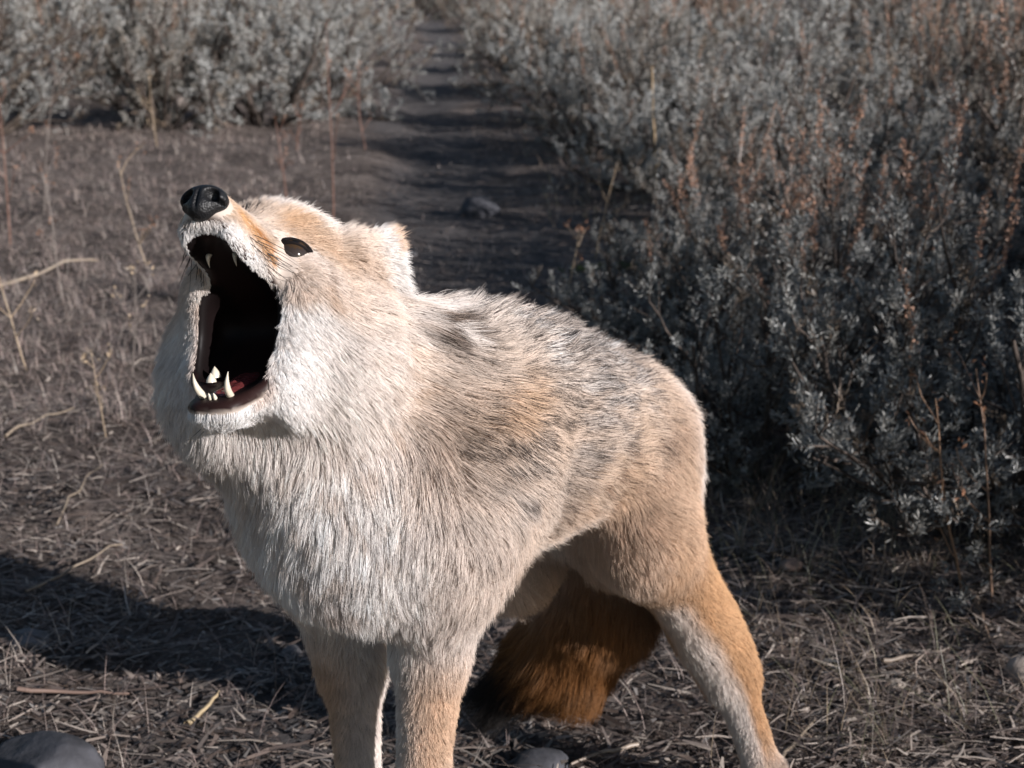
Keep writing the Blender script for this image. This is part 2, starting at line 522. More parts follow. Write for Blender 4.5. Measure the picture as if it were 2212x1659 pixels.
rock_grey = plain_mat('grey_rock', (.13, .125, .13), .85, noise=.45, nscale=30, bump=.5)
rock_dark_shaded = plain_mat('dark_shaded_rock', (.055, .055, .062), .85, noise=.45, nscale=30, bump=.5)  # shade of two stones put into the colour; flat stone truly dark
rock_pale = plain_mat('pale_rock', (.30, .25, .215), .85, noise=.35, nscale=35, bump=.5)
rock_red = plain_mat('pinkish_rock', (.24, .17, .14), .85, noise=.3, nscale=35, bump=.4)
G = on_ground
g = G(1038, 448); stone('stone', g[0], g[1], (.075, .065, .085), 3, rock_dark_shaded, 'rounded grey stone lying in the shade on the trail', 'stone', flat=.8)
g = G(80, 1690); stone('stone', g[0], g[1], (.068, .055, .052), 4, rock_dark_shaded, 'large stone, coloured dark for shade, cut off by the lower left corner', 'stone', flat=.8)
g = G(1165, 1632); stone('stone', g[0], g[1], (.036, .028, .03), 5, rock_dark_shaded, 'flat grey stone on the litter between the fore and hind legs', 'stone', flat=.55, rot=.4)
g = G(360, 236); stone('stone', g[0], g[1], (.14, .12, .12), 6, rock_pale, 'pale stone under the left sagebrush row', 'stone', flat=.8)
g = G(60, 1395); stone('stone', g[0], g[1], (.03, .026, .024), 7, rock_grey, 'small bluish stone in the shade at the left edge', 'stone', flat=.6)
g = G(2205, 1470); stone('stone', g[0], g[1], (.022, .02, .03), 8, rock_pale, 'pinkish stone at the right edge of the litter', 'stone', flat=.9)
g = G(1930, 1487); stone('stone', g[0], g[1], (.012, .010, .010), 9, rock_pale, 'small whitish pebble right of the hind leg', 'stone')

# pebbles strewn about
PB = []
for i in range(34):
    x = rng.uniform(-.75, .95); y = rng.uniform(1.3, 4.5)
    if abs(x) > .36 * y: continue
    r = rng.uniform(.006, .014) * (1 + .2 * y)
    PB.append((x, y, r))
pm = []
for k in range(4):
    rg = np.random.default_rng(300 + k)
    import bmesh
    bm_ = bmesh.new(); bmesh.ops.create_icosphere(bm_, subdivisions=2, radius=1)
    V = np.array([v.co[:] for v in bm_.verts]); F = np.array([[v.index for v in f.verts] for f in bm_.faces]); bm_.free()
    for _ in range(5):
        n = unit(rg.normal(size=3)); V = V - np.maximum(V @ n - rg.uniform(.6, .85), 0)[:, None] * n
    V = V * np.array([1, .8, .6])
    pm.append(mesh_np('pebble', V, F, (rock_grey, rock_pale, rock_red, rock_grey)[k]))
for i, (x, y, r) in enumerate(PB):
    o = bpy.data.objects.new('pebble', pm[i % 4]); o.location = (x, y, float(ground_h(np.array([x]), np.array([y]))[0]) + r * .25)
    o.scale = (r, r, r); o.rotation_euler = (0, 0, i * 1.3); link(o)
    tag(o, 'small %s pebble strewn on the dry litter' % ('grey', 'pale', 'reddish', 'grey')[i % 4], 'pebble', 'pebbles strewn on the ground')


# ------------------------------------------------------------------ straw, twigs and leaf litter (uncountable)
def litter(name, label, n, area, length, width, cols, seed, lie=.12, dens=None, bend=.12, segs=2):
    """thin curved strips, three segments each"""
    rg = np.random.default_rng(seed)
    y = area[2] * (area[3] / area[2]) ** rg.random(n * 3)
    hw = np.minimum(.60 * y + .45, area[1])
    x = rg.uniform(-1, 1, n * 3) * hw
    w = np.ones(n * 3) if dens is None else dens(x, y)
    k = np.where(rg.random(n * 3) < w)[0][:n]
    x, y = x[k], y[k]; n = len(x)
    az = np.where(rg.random(n) < .55, rg.normal(.25, .55, n), rg.uniform(0, math.pi, n)) + math.pi * (rg.random(n) < .5)
    el = np.abs(rg.normal(0, lie, n))
    L = length[0] * (length[1] / length[0]) ** rg.random(n); W = width * rg.uniform(.5, 1.5, n)
    D = np.stack([np.cos(az) * np.cos(el), np.sin(az) * np.cos(el), np.sin(el)], 1)
    S = np.stack([-np.sin(az), np.cos(az), rg.normal(0, .35, n)], 1); S = unit(S)
    z = ground_h(x, y) + rg.random(n) ** 2 * .012 + .001
    P0 = np.stack([x, y, z], 1)
    bd = np.stack([rg.normal(0, 1, n), rg.normal(0, 1, n), np.abs(rg.normal(0, .6, n))], 1) * bend
    V = np.zeros((n, segs + 1, 2, 3))
    for i, t in enumerate(np.linspace(0, 1, segs + 1)):
        c = P0 + D * (L * t)[:, None] + bd * (L * (t * (1 - t)) * 2)[:, None]
        ww = (W * (1 - .6 * t))[:, None] * .5
        V[:, i, 0] = c + S * ww; V[:, i, 1] = c - S * ww
    I = np.arange(n)[:, None] * (2 * segs + 2)
    F = np.concatenate([I + np.array([[2 * i, 2 * i + 2, 2 * i + 3, 2 * i + 1]]) for i in range(segs)])
    pal = np.array(cols); ci = rg.integers(0, len(pal), n)
    col = pal[ci] * rg.uniform(.45, 1.2, (n, 1))
    m = mesh_np(name, V.reshape(-1, 3), F, dry_m, smooth=True); add_color(m, 'col', np.repeat(col, 2 * segs + 2, 0))
    o = link(bpy.data.objects.new(name, m)); tag(o, label, kind='stuff')
    return o


STRAW = [(.40, .335, .285), (.32, .26, .22), (.22, .175, .15), (.48, .41, .35), (.16, .125, .11)]
TWIG = [(.12, .09, .075), (.17, .13, .11), (.09, .065, .052), (.20, .165, .145)]


def off_trail(x, y):
    d = path_dist(x, y)
    left = sstep(.05, -.25, x)
    return (.10 + .9 * sstep(.15, .55, d)) * (.35 + .65 * vnoise(np.stack([x, y, x * 0], 1), 1.8, 77))


litter('straw_litter', 'dry straw and broken grass lying over the soil', 84000, (0, 9, .75, 14), (.010, .075), .0027, STRAW, 71, .13, off_trail)
litter('twig_litter', 'broken twigs and bark scraps on the ground', 24000, (0, 9, .75, 9), (.01, .07), .0050, TWIG, 72, .10, None, .05)
litter('fine_litter', 'fine chaff and dead leaf crumbs on the ground', 140000, (0, 9, .75, 9), (.005, .022), .0042, STRAW[1:] + TWIG + [(.30, .27, .25)], 73, .25, segs=1)

# ------------------------------------------------------------------ dry weeds, sticks, grass
def weed(seed, h, lean, branches, heads, stemcol, headcol, rad=.0016):
    rg = np.random.default_rng(seed)
    ps = []; rs = []; HP = []; HD = []
    main = curve_path((0, 0, -.01), np.array([lean[0], lean[1], 1.0]), h, 8, rg, .15, .12)
    ps.append(main); rs.append(np.linspace(rad, rad * .45, 9))
    ends = [main[-1]]
    for i in range(branches):
        t = rg.integers(2, 8); az = rg.uniform(0, 2 * math.pi)
        p = curve_path(main[t], np.array([math.cos(az) * .8, math.sin(az) * .8, .7]), h * rg.uniform(.12, .35), 5, rg, .4, .25)
        ps.append(p); rs.append(np.linspace(rad * .6, rad * .3, 6)); ends.append(p[-1])
    V, F = tube_mesh(ps, rs, 4)
    T = np.concatenate([F[:, [0, 1, 2]], F[:, [0, 2, 3]]])
    for e in ends:
        m = heads
        HP.append(e + rg.normal(size=(m, 3)) * np.array([.005, .005, .010])); HD.append(unit(rg.normal(size=(m, 3)) + np.array([0, 0, .6])))
    HP = np.concatenate(HP); HD = np.concatenate(HD)
    lv_, lt_ = leaf_cards(HP, HD, rg.uniform(.006, .013, len(HP)), rg.uniform(.003, .006, len(HP)), rg)
    return V, T, np.tile(np.array(stemcol), (len(V), 1)), lv_, lt_, np.repeat(np.array(headcol) * rg.uniform(.5, 1.3, (len(HP), 1)), 5, 0)


def place_weed(px, py, seed, h, lean, br, heads, stemcol, headcol, label, rad=.0016):
    rad *= 1.25; stemcol = tuple(c * 1.25 for c in stemcol); headcol = tuple(c * 1.25 for c in headcol)
    V, T, c, HV, HT, hc = weed(seed, h, lean, br, heads, stemcol, headcol, rad)
    g_ = on_ground(px, py); z = float(ground_h(np.array([g_[0]]), np.array([g_[1]]))[0])
    e = empty('dry_weed', (g_[0], g_[1], z))
    m = mesh_np('stem', V, T, dry_m); add_color(m, 'col', c); link(bpy.data.objects.new('stem', m), e)
    m = mesh_np('seed_heads', HV, HT, dry_m, smooth=False); add_color(m, 'col', hc); o = link(bpy.data.objects.new('seed_heads', m), e); o['kind'] = 'stuff'
    tag(e, label, 'weed', 'dry weeds beside the trail')


RED = (.20, .105, .075); REDH = (.30, .15, .085); STR = (.36, .27, .18); STRH = (.36, .27, .18); GRY = (.20, .17, .15)
place_weed(718, 470, 1, .62, (.05, -.02), 5, 7, RED, REDH, 'tall reddish weed stalk standing left of the trail behind the coyote\'s head', .0026)
place_weed(618, 430, 2, .30, (0, 0), 5, 8, RED, REDH, 'short reddish weed with orange seed heads above the coyote\'s muzzle', .0024)
place_weed(640, 330, 3, .22, (.1, 0), 5, 8, RED, REDH, 'small reddish weed at the foot of the left sagebrush row', .0026)
place_weed(340, 330, 4, .35, (-.05, 0), 5, 8, STR, STRH, 'straw-coloured weed in front of the pale stone', .0026)
place_weed(135, 640, 5, .36, (-.03, 0), 4, 6, GRY, REDH, 'grey-stemmed weed standing in the open ground at left', .002)
place_weed(320, 560, 6, .34, (-.35, 0), 5, 7, STR, REDH, 'leaning straw-coloured weed left of the coyote\'s nose', .002)
place_weed(20, 520, 7, .62, (.05, 0), 8, 9, RED, REDH, 'tall reddish-brown weed at the left edge of the picture', .0022)
place_weed(95, 470, 8, .50, (.25, 0), 7, 9, GRY, REDH, 'branching grey weed right of the one at the left edge', .0022)
place_weed(60, 800, 9, .34, (-.2, 0), 5, 6, STR, STRH, 'thin pale weed low at the left edge', .0016)
place_weed(285, 800, 10, .24, (.15, 0), 5, 6, GRY, STRH, 'thin grey weed left of the coyote\'s throat', .0015)
place_weed(230, 950, 11, .16, (-.1, 0), 4, 6, STR, STRH, 'short pale weed left of the coyote\'s chest', .0012)
place_weed(1420, 430, 12, .50, (-.08, 0), 2, 4, (.46, .33, .19), STRH, 'tall single straw-coloured stalk in front of the dark sagebrush', .0036)
place_weed(1285, 560, 13, .30, (.06, 0), 3, 14, STR, STRH, 'pale grass stalk between the trail and the coyote\'s back', .0018)
place_weed(1215, 640, 14, .20, (.35, 0), 3, 8, STR, REDH, 'bent pale stalk just behind the coyote\'s back', .002)
place_weed(2085, 1300, 15, .30, (-.18, 0), 6, 3, (.26, .16, .10), REDH, 'thin orange-brown weed stems in the shade at the lower right', .0016)
place_weed(2145, 1310, 16, .33, (-.12, 0), 6, 3, (.24, .15, .10), REDH, 'orange-brown weed stems nearest the lower right edge', .0016)
place_weed(470, 300, 17, .25, (.2, 0), 6, 8, GRY, STRH, 'bare grey weed under the middle of the left sagebrush row', .0026)
place_weed(790, 330, 18, .40, (-.12, 0), 5, 8, RED, REDH, 'reddish weed beside the left edge of the trail', .003)


def stick(a, b, r, seed, label, col=(.30, .24, .18), lift=.012):
    rg = np.random.default_rng(seed)
    a = np.array(a); b = np.array(b)
    t = np.linspace(0, 1, 9)[:, None]
    p = a * (1 - t) + b * t
    L = np.linalg.norm(b - a)
    p = p + np.cumsum(rg.normal(size=(9, 3)) * L * .012, 0)
    p[:, 2] = ground_h(p[:, 0], p[:, 1]) + r + lift * rg.random() + .004 * rg.random(9)
    V, F = tube_mesh([p], [np.linspace(r, r * .5, 9)], 6)
    m = mesh_np('stick', V, F, dry_m); add_color(m, 'col', np.tile(np.array(col), (len(V), 1)) * rg.uniform(.75, 1.2, (len(V), 1)))
    tag(link(bpy.data.objects.new('stick', m)), label, 'stick', 'fallen sticks')


def st(p, q, r, s_, lab, col=(.30, .24, .18)):
    stick(on_ground(*p), on_ground(*q), r, s_, lab, col)


st((-10, 600), (230, 560), .007, 1, 'long pale stick lying across the open ground at left')
st((255, 285), (330, 240), .010, 2, 'pale bare branch lying under the left sagebrush row')
st((10, 960), (150, 890), .003, 3, 'thin pale straw stick left of the coyote\'s throat')
st((60, 1290), (260, 1180), .0025, 4, 'thin pale stick crossing the coyote\'s shadow')
st((130, 1150), (230, 1010), .002, 5, 'thin stick pointing away at the upper end of the coyote\'s shadow')
st((400, 1560), (470, 1495), .0035, 6, 'short bright straw left of the front legs', (.40, .31, .19))
st((40, 1520), (290, 1505), .003, 7, 'long reddish-grey stick above the large stone', (.22, .15, .12))
st((1680, 1650), (1760, 1560), .003, 8, 'short twig right of the hind foot')
st((2090, 1290), (2140, 1420), .004, 9, 'curved bare twig in the shade at the lower right', (.20, .14, .10))
st((1380, 1600), (1240, 1640), .003, 10, 'pale twig lying behind the flat grey stone', (.34, .27, .21))
st((1905, 1460), (2060, 1420), .003, 11, 'thin stick right of the hind leg', (.24, .19, .15))


# ---- standing dry grass (uncountable)
def dry_grass(name, label, n, seed, fn, hh, cols):
    rg = np.random.default_rng(seed)
    px = rg.uniform(-650, 2860, n * 4); py = rg.uniform(250, 1640, n * 4)
    ang = PITCH + np.arctan((py - 829.5) / FPX)
    y = CAM_H / np.tan(ang); x = (px - 1106) / FPX * (y * math.cos(PITCH) + CAM_H * math.sin(PITCH))
    k = np.where(rg.random(len(x)) < fn(px, py, x, y))[0][:n]
    x, y = x[k], y[k]; n = len(x)
    tuft = rg.random(n) < .6
    cx = np.round(x / .09) * .09; cy = np.round(y / .09) * .09
    j = hash3((cx * 100).astype(int), (cy * 100).astype(int), np.zeros(n, int), 3) * 6.28
    x = np.where(tuft, cx + .04 * np.cos(j) + rg.normal(0, .010, n), x); y = np.where(tuft, cy + .04 * np.sin(j) + rg.normal(0, .010, n), y)
    h = hh[0] * (hh[1] / hh[0]) ** rg.random(n)
    az = rg.uniform(0, 2 * math.pi, n); ln = rg.uniform(.3, 1.5, n)
    z = ground_h(x, y)
    P0 = np.stack([x, y, z - .003], 1); side = np.stack([-np.sin(az), np.cos(az), 0 * az], 1)
    W = .0011 * (.6 + .8 * rg.random(n)) * (.6 + .25 * y)
    V = np.zeros((n, 4, 2, 3))
    for i, t in enumerate((0, .35, .7, 1)):
        c = P0 + np.stack([np.cos(az) * ln * t ** 1.6 * h, np.sin(az) * ln * t ** 1.6 * h, h * (t - .25 * ln * t * t)], 1)
        w = (W * (1 - .75 * t) * .5)[:, None]
        V[:, i, 0] = c + side * w; V[:, i, 1] = c - side * w
    I = np.arange(n)[:, None] * 8
    F = np.concatenate([I + np.array([[2 * i, 2 * i + 2, 2 * i + 3, 2 * i + 1]]) for i in range(3)])
    pal = np.array(cols); col = pal[rg.integers(0, len(pal), n)] * rg.uniform(.6, 1.3, (n, 1))
    m = mesh_np(name, V.reshape(-1, 3), F, dry_m); add_color(m, 'col', np.repeat(col, 8, 0))
    tag(link(bpy.data.objects.new(name, m)), label, kind='stuff')


def left_open(px, py, x, y):
    d = path_dist(x, y)
    return sstep(.25, .7, d) * sstep(900, 500, px) * sstep(1150, 600, py) * .9 + .06


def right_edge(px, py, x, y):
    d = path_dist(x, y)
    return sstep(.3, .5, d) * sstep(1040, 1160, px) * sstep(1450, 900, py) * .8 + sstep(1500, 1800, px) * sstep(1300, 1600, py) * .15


dry_grass('dry_grass', 'dry pinkish-brown grass standing in the open ground', 44000, 81, left_open, (.012, .065), [(.44, .345, .30), (.35, .265, .235), (.50, .43, .37), (.29, .235, .215)])
dry_grass('shaded_grass', 'dry grass under and between the sagebrush on the right', 22000, 82, right_edge, (.02, .14), [(.24, .18, .13), (.18, .13, .10), (.20, .19, .12), (.30, .23, .16)])  # darker palette; shade under the bushes put into the grass colour


# ---- one small green tuft on the verge
def tuft():
    rg = np.random.default_rng(9)
    g_ = on_ground(1310, 588); n = 900
    P = np.stack([rg.normal(0, .045, n), rg.normal(0, .03, n), np.zeros(n)], 1)
    P[:, 2] = ground_h(P[:, 0] + g_[0], P[:, 1] + g_[1])
    V, T = leaf_cards(P, unit(rg.normal(size=(n, 3)) * .6 + np.array([0, 0, 1])), rg.uniform(.01, .025, n), rg.uniform(.003, .005, n), rg)
    m = mesh_np('green_plant', V, T, dry_m, smooth=False); add_color(m, 'col', np.repeat(np.array([.075, .11, .03]) * rg.uniform(.5, 1.4, (n, 1)), 5, 0))
    o = link(bpy.data.objects.new('green_plant', m)); o.location = (g_[0], g_[1], 0)
    tag(o, 'small low green plant on the verge right of the trail', 'plant')


tuft()

# ================================================================== coyote
# body frame: s = towards the tail, l = the animal's left, h = up
UB = np.array([0.50, 0.866, 0.0]); UB /= np.linalg.norm(UB)
NB = np.array([UB[1], -UB[0], 0.0])
BASE = np.array([-0.10, 1.06, 0.0])


def bf(s, l, h):
    return BASE + UB * s + NB * l + np.array([0, 0, h])


def to_bf(P):
    q = P - BASE
    return np.stack([q @ UB, q @ NB, q[..., 2]], -1)


# head frame: x = towards the nose, y = the animal's left, z = up; origin at the nose
def head_rot(yaw, pitch, roll):
    f = np.array([math.cos(pitch) * math.cos(yaw), math.cos(pitch) * math.sin(yaw), math.sin(pitch)])
    l0 = np.array([-math.sin(yaw), math.cos(yaw), 0]); u0 = np.cross(f, l0)
    l = l0 * math.cos(roll) + u0 * math.sin(roll)
    return np.stack([f, l, np.cross(f, l)], 1)


HR = head_rot(math.radians(252), math.radians(43.5), math.radians(8))
NOSE = np.array([-0.1975, 0.944, 0.678])
HS = 0.936
JAW = math.radians(42.5)
HINGE = np.array([-.145, 0, -.03])


def hf(x, y, z):
    return HR @ (np.array([x, y, z]) * HS) + NOSE


def to_hf(P):
    return ((P - NOSE) @ HR) / HS


def jawp(x, y, z):
    """closed-jaw point (head frame) -> opened-jaw point (head frame)"""
    ca, sa = math.cos(JAW), math.sin(JAW)
    dx, dz = x - HINGE[0], z - HINGE[2]
    return np.array([HINGE[0] + dx * ca + dz * sa, y, HINGE[2] - dx * sa + dz * ca])


def to_jaw(Q):
    ca, sa = math.cos(JAW), math.sin(JAW)
    dx, dz = Q[..., 0] - HINGE[0], Q[..., 2] - HINGE[2]
    return np.stack([HINGE[0] + dx * ca - dz * sa, Q[..., 1], HINGE[2] + dx * sa + dz * ca], -1)


def hj(x, y, z):
    return hf(*jawp(x, y, z))


PRIMS = []      # (kind, data, k, flow(3) , fur length, region)


def cone(a, b, ra, rb, k, flow, L, reg):
    PRIMS.append(('c', (np.array(a, float), np.array(b, float), ra, rb), k, unit(np.array(flow, float)), L, reg))


def ell(c, r, M, k, flow, L, reg):
    """M columns: the ellipsoid axes in world space"""
    PRIMS.append(('e', (np.array(c, float), np.array(r, float), np.array(M, float)), k, unit(np.array(flow, float)), L, reg))


def tri(a, b, c, th, k, flow, L, reg):
    PRIMS.append(('t', (np.array(a), np.array(b), np.array(c), th), k, unit(np.array(flow, float)), L, reg))


def sd_prim(pr, P):
    kind, d = pr[0], pr[1]
    if kind == 'c':
        a, b, ra, rb = d
        ab = b - a
        t = np.clip(((P - a) @ ab) / (ab @ ab), 0, 1)
        return np.linalg.norm(P - a - t[..., None] * ab, axis=-1) - (ra + (rb - ra) * t)
    if kind == 'e':
        c, r, M = d
        q = (P - c) @ M
        k0 = np.linalg.norm(q / r, axis=-1); k1 = np.linalg.norm(q / (r * r), axis=-1)
        return k0 * (k0 - 1) / np.maximum(k1, 1e-6)
    a, b, c, th = d
    ba, cb, ac = b - a, c - b, a - c
    pa, pb, pc = P - a, P - b, P - c
    nor = np.cross(ba, ac)
    dot = lambda u, v: (u * v).sum(-1)
    def seg(e, p):
        t = np.clip((p @ e) / (e @ e), 0, 1)[..., None]
        w = e * t - p
        return dot(w, w)
    ins = (np.sign(pa @ np.cross(ba, nor)) + np.sign(pb @ np.cross(cb, nor)) + np.sign(pc @ np.cross(ac, nor))) < 2
    e2 = np.minimum(np.minimum(seg(ba, pa), seg(cb, pb)), seg(ac, pc))
    f2 = (pa @ nor) ** 2 / (nor @ nor)
    return np.sqrt(np.where(ins, e2, f2)) - th


MB = np.stack([UB, NB, np.array([0, 0, 1.0])], 1)


def tilt(M, ang):
    """rotate body axes nose-up by ang about the lateral axis"""
    c, s = math.cos(ang), math.sin(ang)
    a = M[:, 0] * c - M[:, 2] * s
    b = M[:, 0] * s + M[:, 2] * c
    return np.stack([a, M[:, 1], b], 1)


back = UB; dn = np.array([0, 0, -1.0])
# --- trunk
ell(bf(.008, .000, .428), (.088, .070, .090), tilt(MB, -.30), .05, back * .35 + dn, .028, 'chest')
ell(bf(.140, 0, .446), (.145, .078, .076), tilt(MB, .04), .06, back + dn * .35, .034, 'trunk')
ell(bf(.245, 0, .420), (.12, .068, .066), tilt(MB, .15), .07, back + dn * .3, .032, 'trunk')
ell(bf(.355, -.010, .362), (.085, .062, .078), tilt(MB, .55), .06, back + dn * .45, .032, 'rump')
ell(bf(.25, 0, .400), (.12, .055, .040), tilt(MB, -.15), .06, back + dn * .5, .032, 'belly')
ell(bf(.125, 0, .482), (.11, .045, .050), tilt(MB, .12), .05, back, .036, 'trunk')
cone(bf(.09, 0, .478), bf(.36, -.010, .392), .052, .044, .06, back, .034, 'trunk')
# shoulders
ell(bf(.030, .060, .440), (.055, .036, .072), tilt(MB, -.2), .05, back + dn * .8, .032, 'trunk')
ell(bf(-.002, -.074, .440), (.052, .038, .092), tilt(MB, -.2), .05, back + dn * .8, .032, 'trunk')
# --- neck
OCC = hf(-.165, 0, .0)
cone(bf(.065, 0, .455), OCC, .080, .054, .05, dn + back * .5, .032, 'neck')
cone(bf(-.018, -.010, .428), hf(-.155, -.006, -.05), .070, .048, .04, dn, .030, 'throat')
ell(hf(-.165, -.046, -.043), (.038, .031, .058), HR, .05, dn * .8 + back * .5, .030, 'ruff')
ell(hf(-.156, .048, -.035), (.040, .034, .050), HR, .035, dn * .6 + back * .5 + NB * .25, .030, 'ruff')
# --- head
HB = -HR[:, 0]
ell(hf(-.142, .003, .030), np.array((.064, .048, .040)) * HS, HR, .02, HB, .017, 'crown')
ell(hf(-.098, 0, .023), np.array((.036, .037, .024)) * HS, HR, .015, HB + HR[:,2]*.35, .016, 'face')
cone(hf(-.100, 0, .004), hf(-.016, 0, -.004), .0315 * HS, .0185 * HS, .012, HB, .007, 'muzzle')
for sg in (1, -1):
    ell(hf(-.122, sg * (.040 if sg > 0 else .034), -.012), np.array((.046, .024, .032)) * HS, HR, .02, HB - HR[:, 2] * .25, .014, 'cheek')
    ell(hf(-.052, sg * .0145, -.017), np.array((.046, .0095, .016)) * HS, HR, .010, HB - HR[:, 2] * .3, .007, 'muzzle')
    # cheek skin stretched between the jaws
    ell(hf(-.118 if sg > 0 else -.150, sg * .033, -.058), np.array((.032 if sg > 0 else .022, .014, .050)) * HS, HR, .02, HB - HR[:, 2] * .5, .016, 'cheek')
    cone(hj(-.130, sg * .034, -.038), hj(-.034, sg * .0085, -.046), .020 * HS, .010 * HS, .016, dn + HB * .6, .016, 'jaw')
cone(hj(-.034, -.0080, -.046), hj(-.034, .0080, -.046), .0105 * HS, .0105 * HS, .012, dn + HB * .6, .010, 'jaw')
cone(hj(-.045, 0, -.051), hj(-.120, 0, -.056), .010 * HS, .022 * HS, .02, dn + HB * .4, .022, 'jaw')
# ears laid back
EAR_L = (at(748, 528, 1.045), at(845, 513, 1.080), at(848, 612, 1.100))
tri(*EAR_L, .0045, .02, EAR_L[1] - EAR_L[0], .008, 'ear')
tri(hf(-.150, -.030, .052), hf(-.195, -.075, .095), hf(-.185, -.065, .02), .0045, .02, hf(-.195, -.075, .095) - hf(-.150, -.030, .052), .012, 'ear')
# --- fore legs
ELL_ = at(930, 1400, 1.055); WL = at(903, 1700, 1.02); WL[2] = .155
cone(bf(.0, .060, .42), ELL_, .042, .0245, .03, dn, .022, 'foreleg')
cone(ELL_, WL, .0240, .0160, .02, dn + back * .25, .010, 'foreleg')
PL = WL + np.array([-.004, -.01, -.125]); PL[2] = .035
cone(WL, PL, .0165, .0155, .012, dn, .010, 'foreleg')
cone(PL + np.array([.006, .006, -.008]), PL - UB * .036 + np.array([0, 0, -.013]), .022, .020, .015, -UB, .008, 'paw')
ELR = at(760, 1440, 1.115); WR = at(778, 1700, 1.09); WR[2] = .155
cone(bf(.0, -.058, .41), ELR, .042, .0215, .03, dn, .022, 'foreleg')
cone(ELR, WR, .0205, .0155, .02, dn + back * .25, .010, 'foreleg')
PR = WR + np.array([.0, -.01, -.125]); PR[2] = .035
cone(WR, PR, .0160, .0155, .012, dn, .010, 'foreleg')
cone(PR + np.array([.006, .006, -.008]), PR - UB * .036 + np.array([0, 0, -.013]), .022, .020, .015, -UB, .008, 'paw')
# --- hind legs
KL = at(1392, 1180, 1.275); HKL = at(1572, 1458, 1.375); PHL = at(1648, 1672, 1.345); PHL[2] = .035
ell(bf(.375, .034, .335), (.066, .044, .092), tilt(MB, .45), .05, dn + back * .6, .036, 'thigh')
cone(bf(.35, .038, .365), KL, .060, .038, .05, dn + back * .5, .022, 'thigh')
cone(KL + UB * .02, HKL + UB * .005, .039, .0195, .03, unit(HKL - KL), .018, 'hindleg')
cone(bf(.405, .038, .31), HKL, .034, .012, .05, unit(HKL - KL), .018, 'hindleg')
cone(HKL + UB * .006, PHL, .0190, .0160, .015, dn, .011, 'hindleg')
cone(PHL + np.array([.004, .004, -.008]), PHL - UB * .045 + np.array([0, 0, -.014]), .021, .019, .015, -UB, .008, 'paw')
KR = at(1100, 1225, 1.36); HKR = bf(.535, -.115, .150); PHR = bf(.52, -.108, .035)
ell(bf(.39, -.062, .355), (.055, .038, .082), tilt(MB, .35), .05, dn + back * .6, .036, 'thigh')
cone(bf(.36, -.070, .370), KR, .054, .034, .04, dn + back * .5, .028, 'thigh')
cone(KR + UB * .02, HKR, .032, .0195, .03, unit(HKR - KR), .018, 'hindleg')
cone(HKR, PHR, .0190, .0160, .015, dn, .011, 'hindleg')
cone(PHR, PHR - UB * .05 + np.array([0, 0, -.014]), .021, .019, .015, -UB, .008, 'paw')
# --- tail
TP = [bf(.415, -.005, .35), bf(.430, -.010, .30), at(1285, 1180, 1.43), at(1290, 1300, 1.43), at(1225, 1400, 1.44), at(1090, 1492, 1.45)]
TRr = [.030, .032, .042, .050, .042, .014]
for i in range(5):
    cone(TP[i], TP[i + 1], TRr[i], TRr[i + 1], .03, unit(TP[i + 1] - TP[i]) , (.04, .040, .040, .042, .058)[i], 'tail')


def mouth_sd(P):
    """the open mouth, in canonical head units"""
    q = to_hf(P); j = to_jaw(q)
    fx = np.clip((q[..., 0] + .12) / .11, 0, 1)
    w = .027 - .014 * fx + .011 * (1 - fx) * sstep(.004, -.012, q[..., 1])
    pal = q[..., 2] + .0165 + .0030 * sstep(-.030, -.016, q[..., 0]) + .004 * (1 - fx) - .005 * (1 - (q[..., 1] / .03) ** 2) * (1 - fx)    # below the palate
    flo = -(j[..., 2] + .0385 + .004 * sstep(-.045, -.07, q[..., 0]))                 # above the floor of the jaw
    lat = np.abs(q[..., 1]) - w
    bk = -(q[..., 0] + .132)
    k = .012
    def smax(a, b, k):
        h = np.maximum(k - np.abs(a - b), 0) / k
        return np.maximum(a, b) + h * h * k * .25
    return smax(smax(smax(pal, flo, k), lat, k), bk, .03) * HS


def mouth_inner(P, N):
    """skin that faces into the gape: bare, its shade put into a near-black colour"""
    q = to_hf(P); j = to_jaw(q); nl = (N @ HR[:, 1]) * np.sign(q[:, 1])
    nj = unit(N @ HR)
    pal = q[:, 2] + .0165; flo = -(j[:, 2] + .0420)
    return (pal < .002) & (flo < .002) & (np.abs(q[:, 1]) < .050) & (q[:, 0] > -.165) & (q[:, 0] < -.01) & (nl < -.15)


def body_sd(P, with_mouth=True):
    out = np.full(P.shape[:-1], 1.0)
    for pr in PRIMS:
        d = sd_prim(pr, P); k = pr[2]
        h = np.maximum(k - np.abs(out - d), 0) / k
        out = np.minimum(out, d) - h * h * k * .25
    if with_mouth:
        m = -mouth_sd(P); k = .008
        h = np.maximum(k - np.abs(out - m), 0) / k
        out = np.maximum(out, m) + h * h * k * .25
    return out


def prim_box(pr, pad):
    kind, d = pr[0], pr[1]
    if kind == 'c':
        a, b, ra, rb = d; r = max(ra, rb)
        return np.minimum(a, b) - r - pad, np.maximum(a, b) + r + pad
    if kind == 'e':
        c, r, M = d; e = np.sqrt(((M * r) ** 2).sum(1))
        return c - e - pad, c + e + pad
    a, b, c, th = d
    return np.minimum(np.minimum(a, b), c) - th - pad, np.maximum(np.maximum(a, b), c) + th + pad


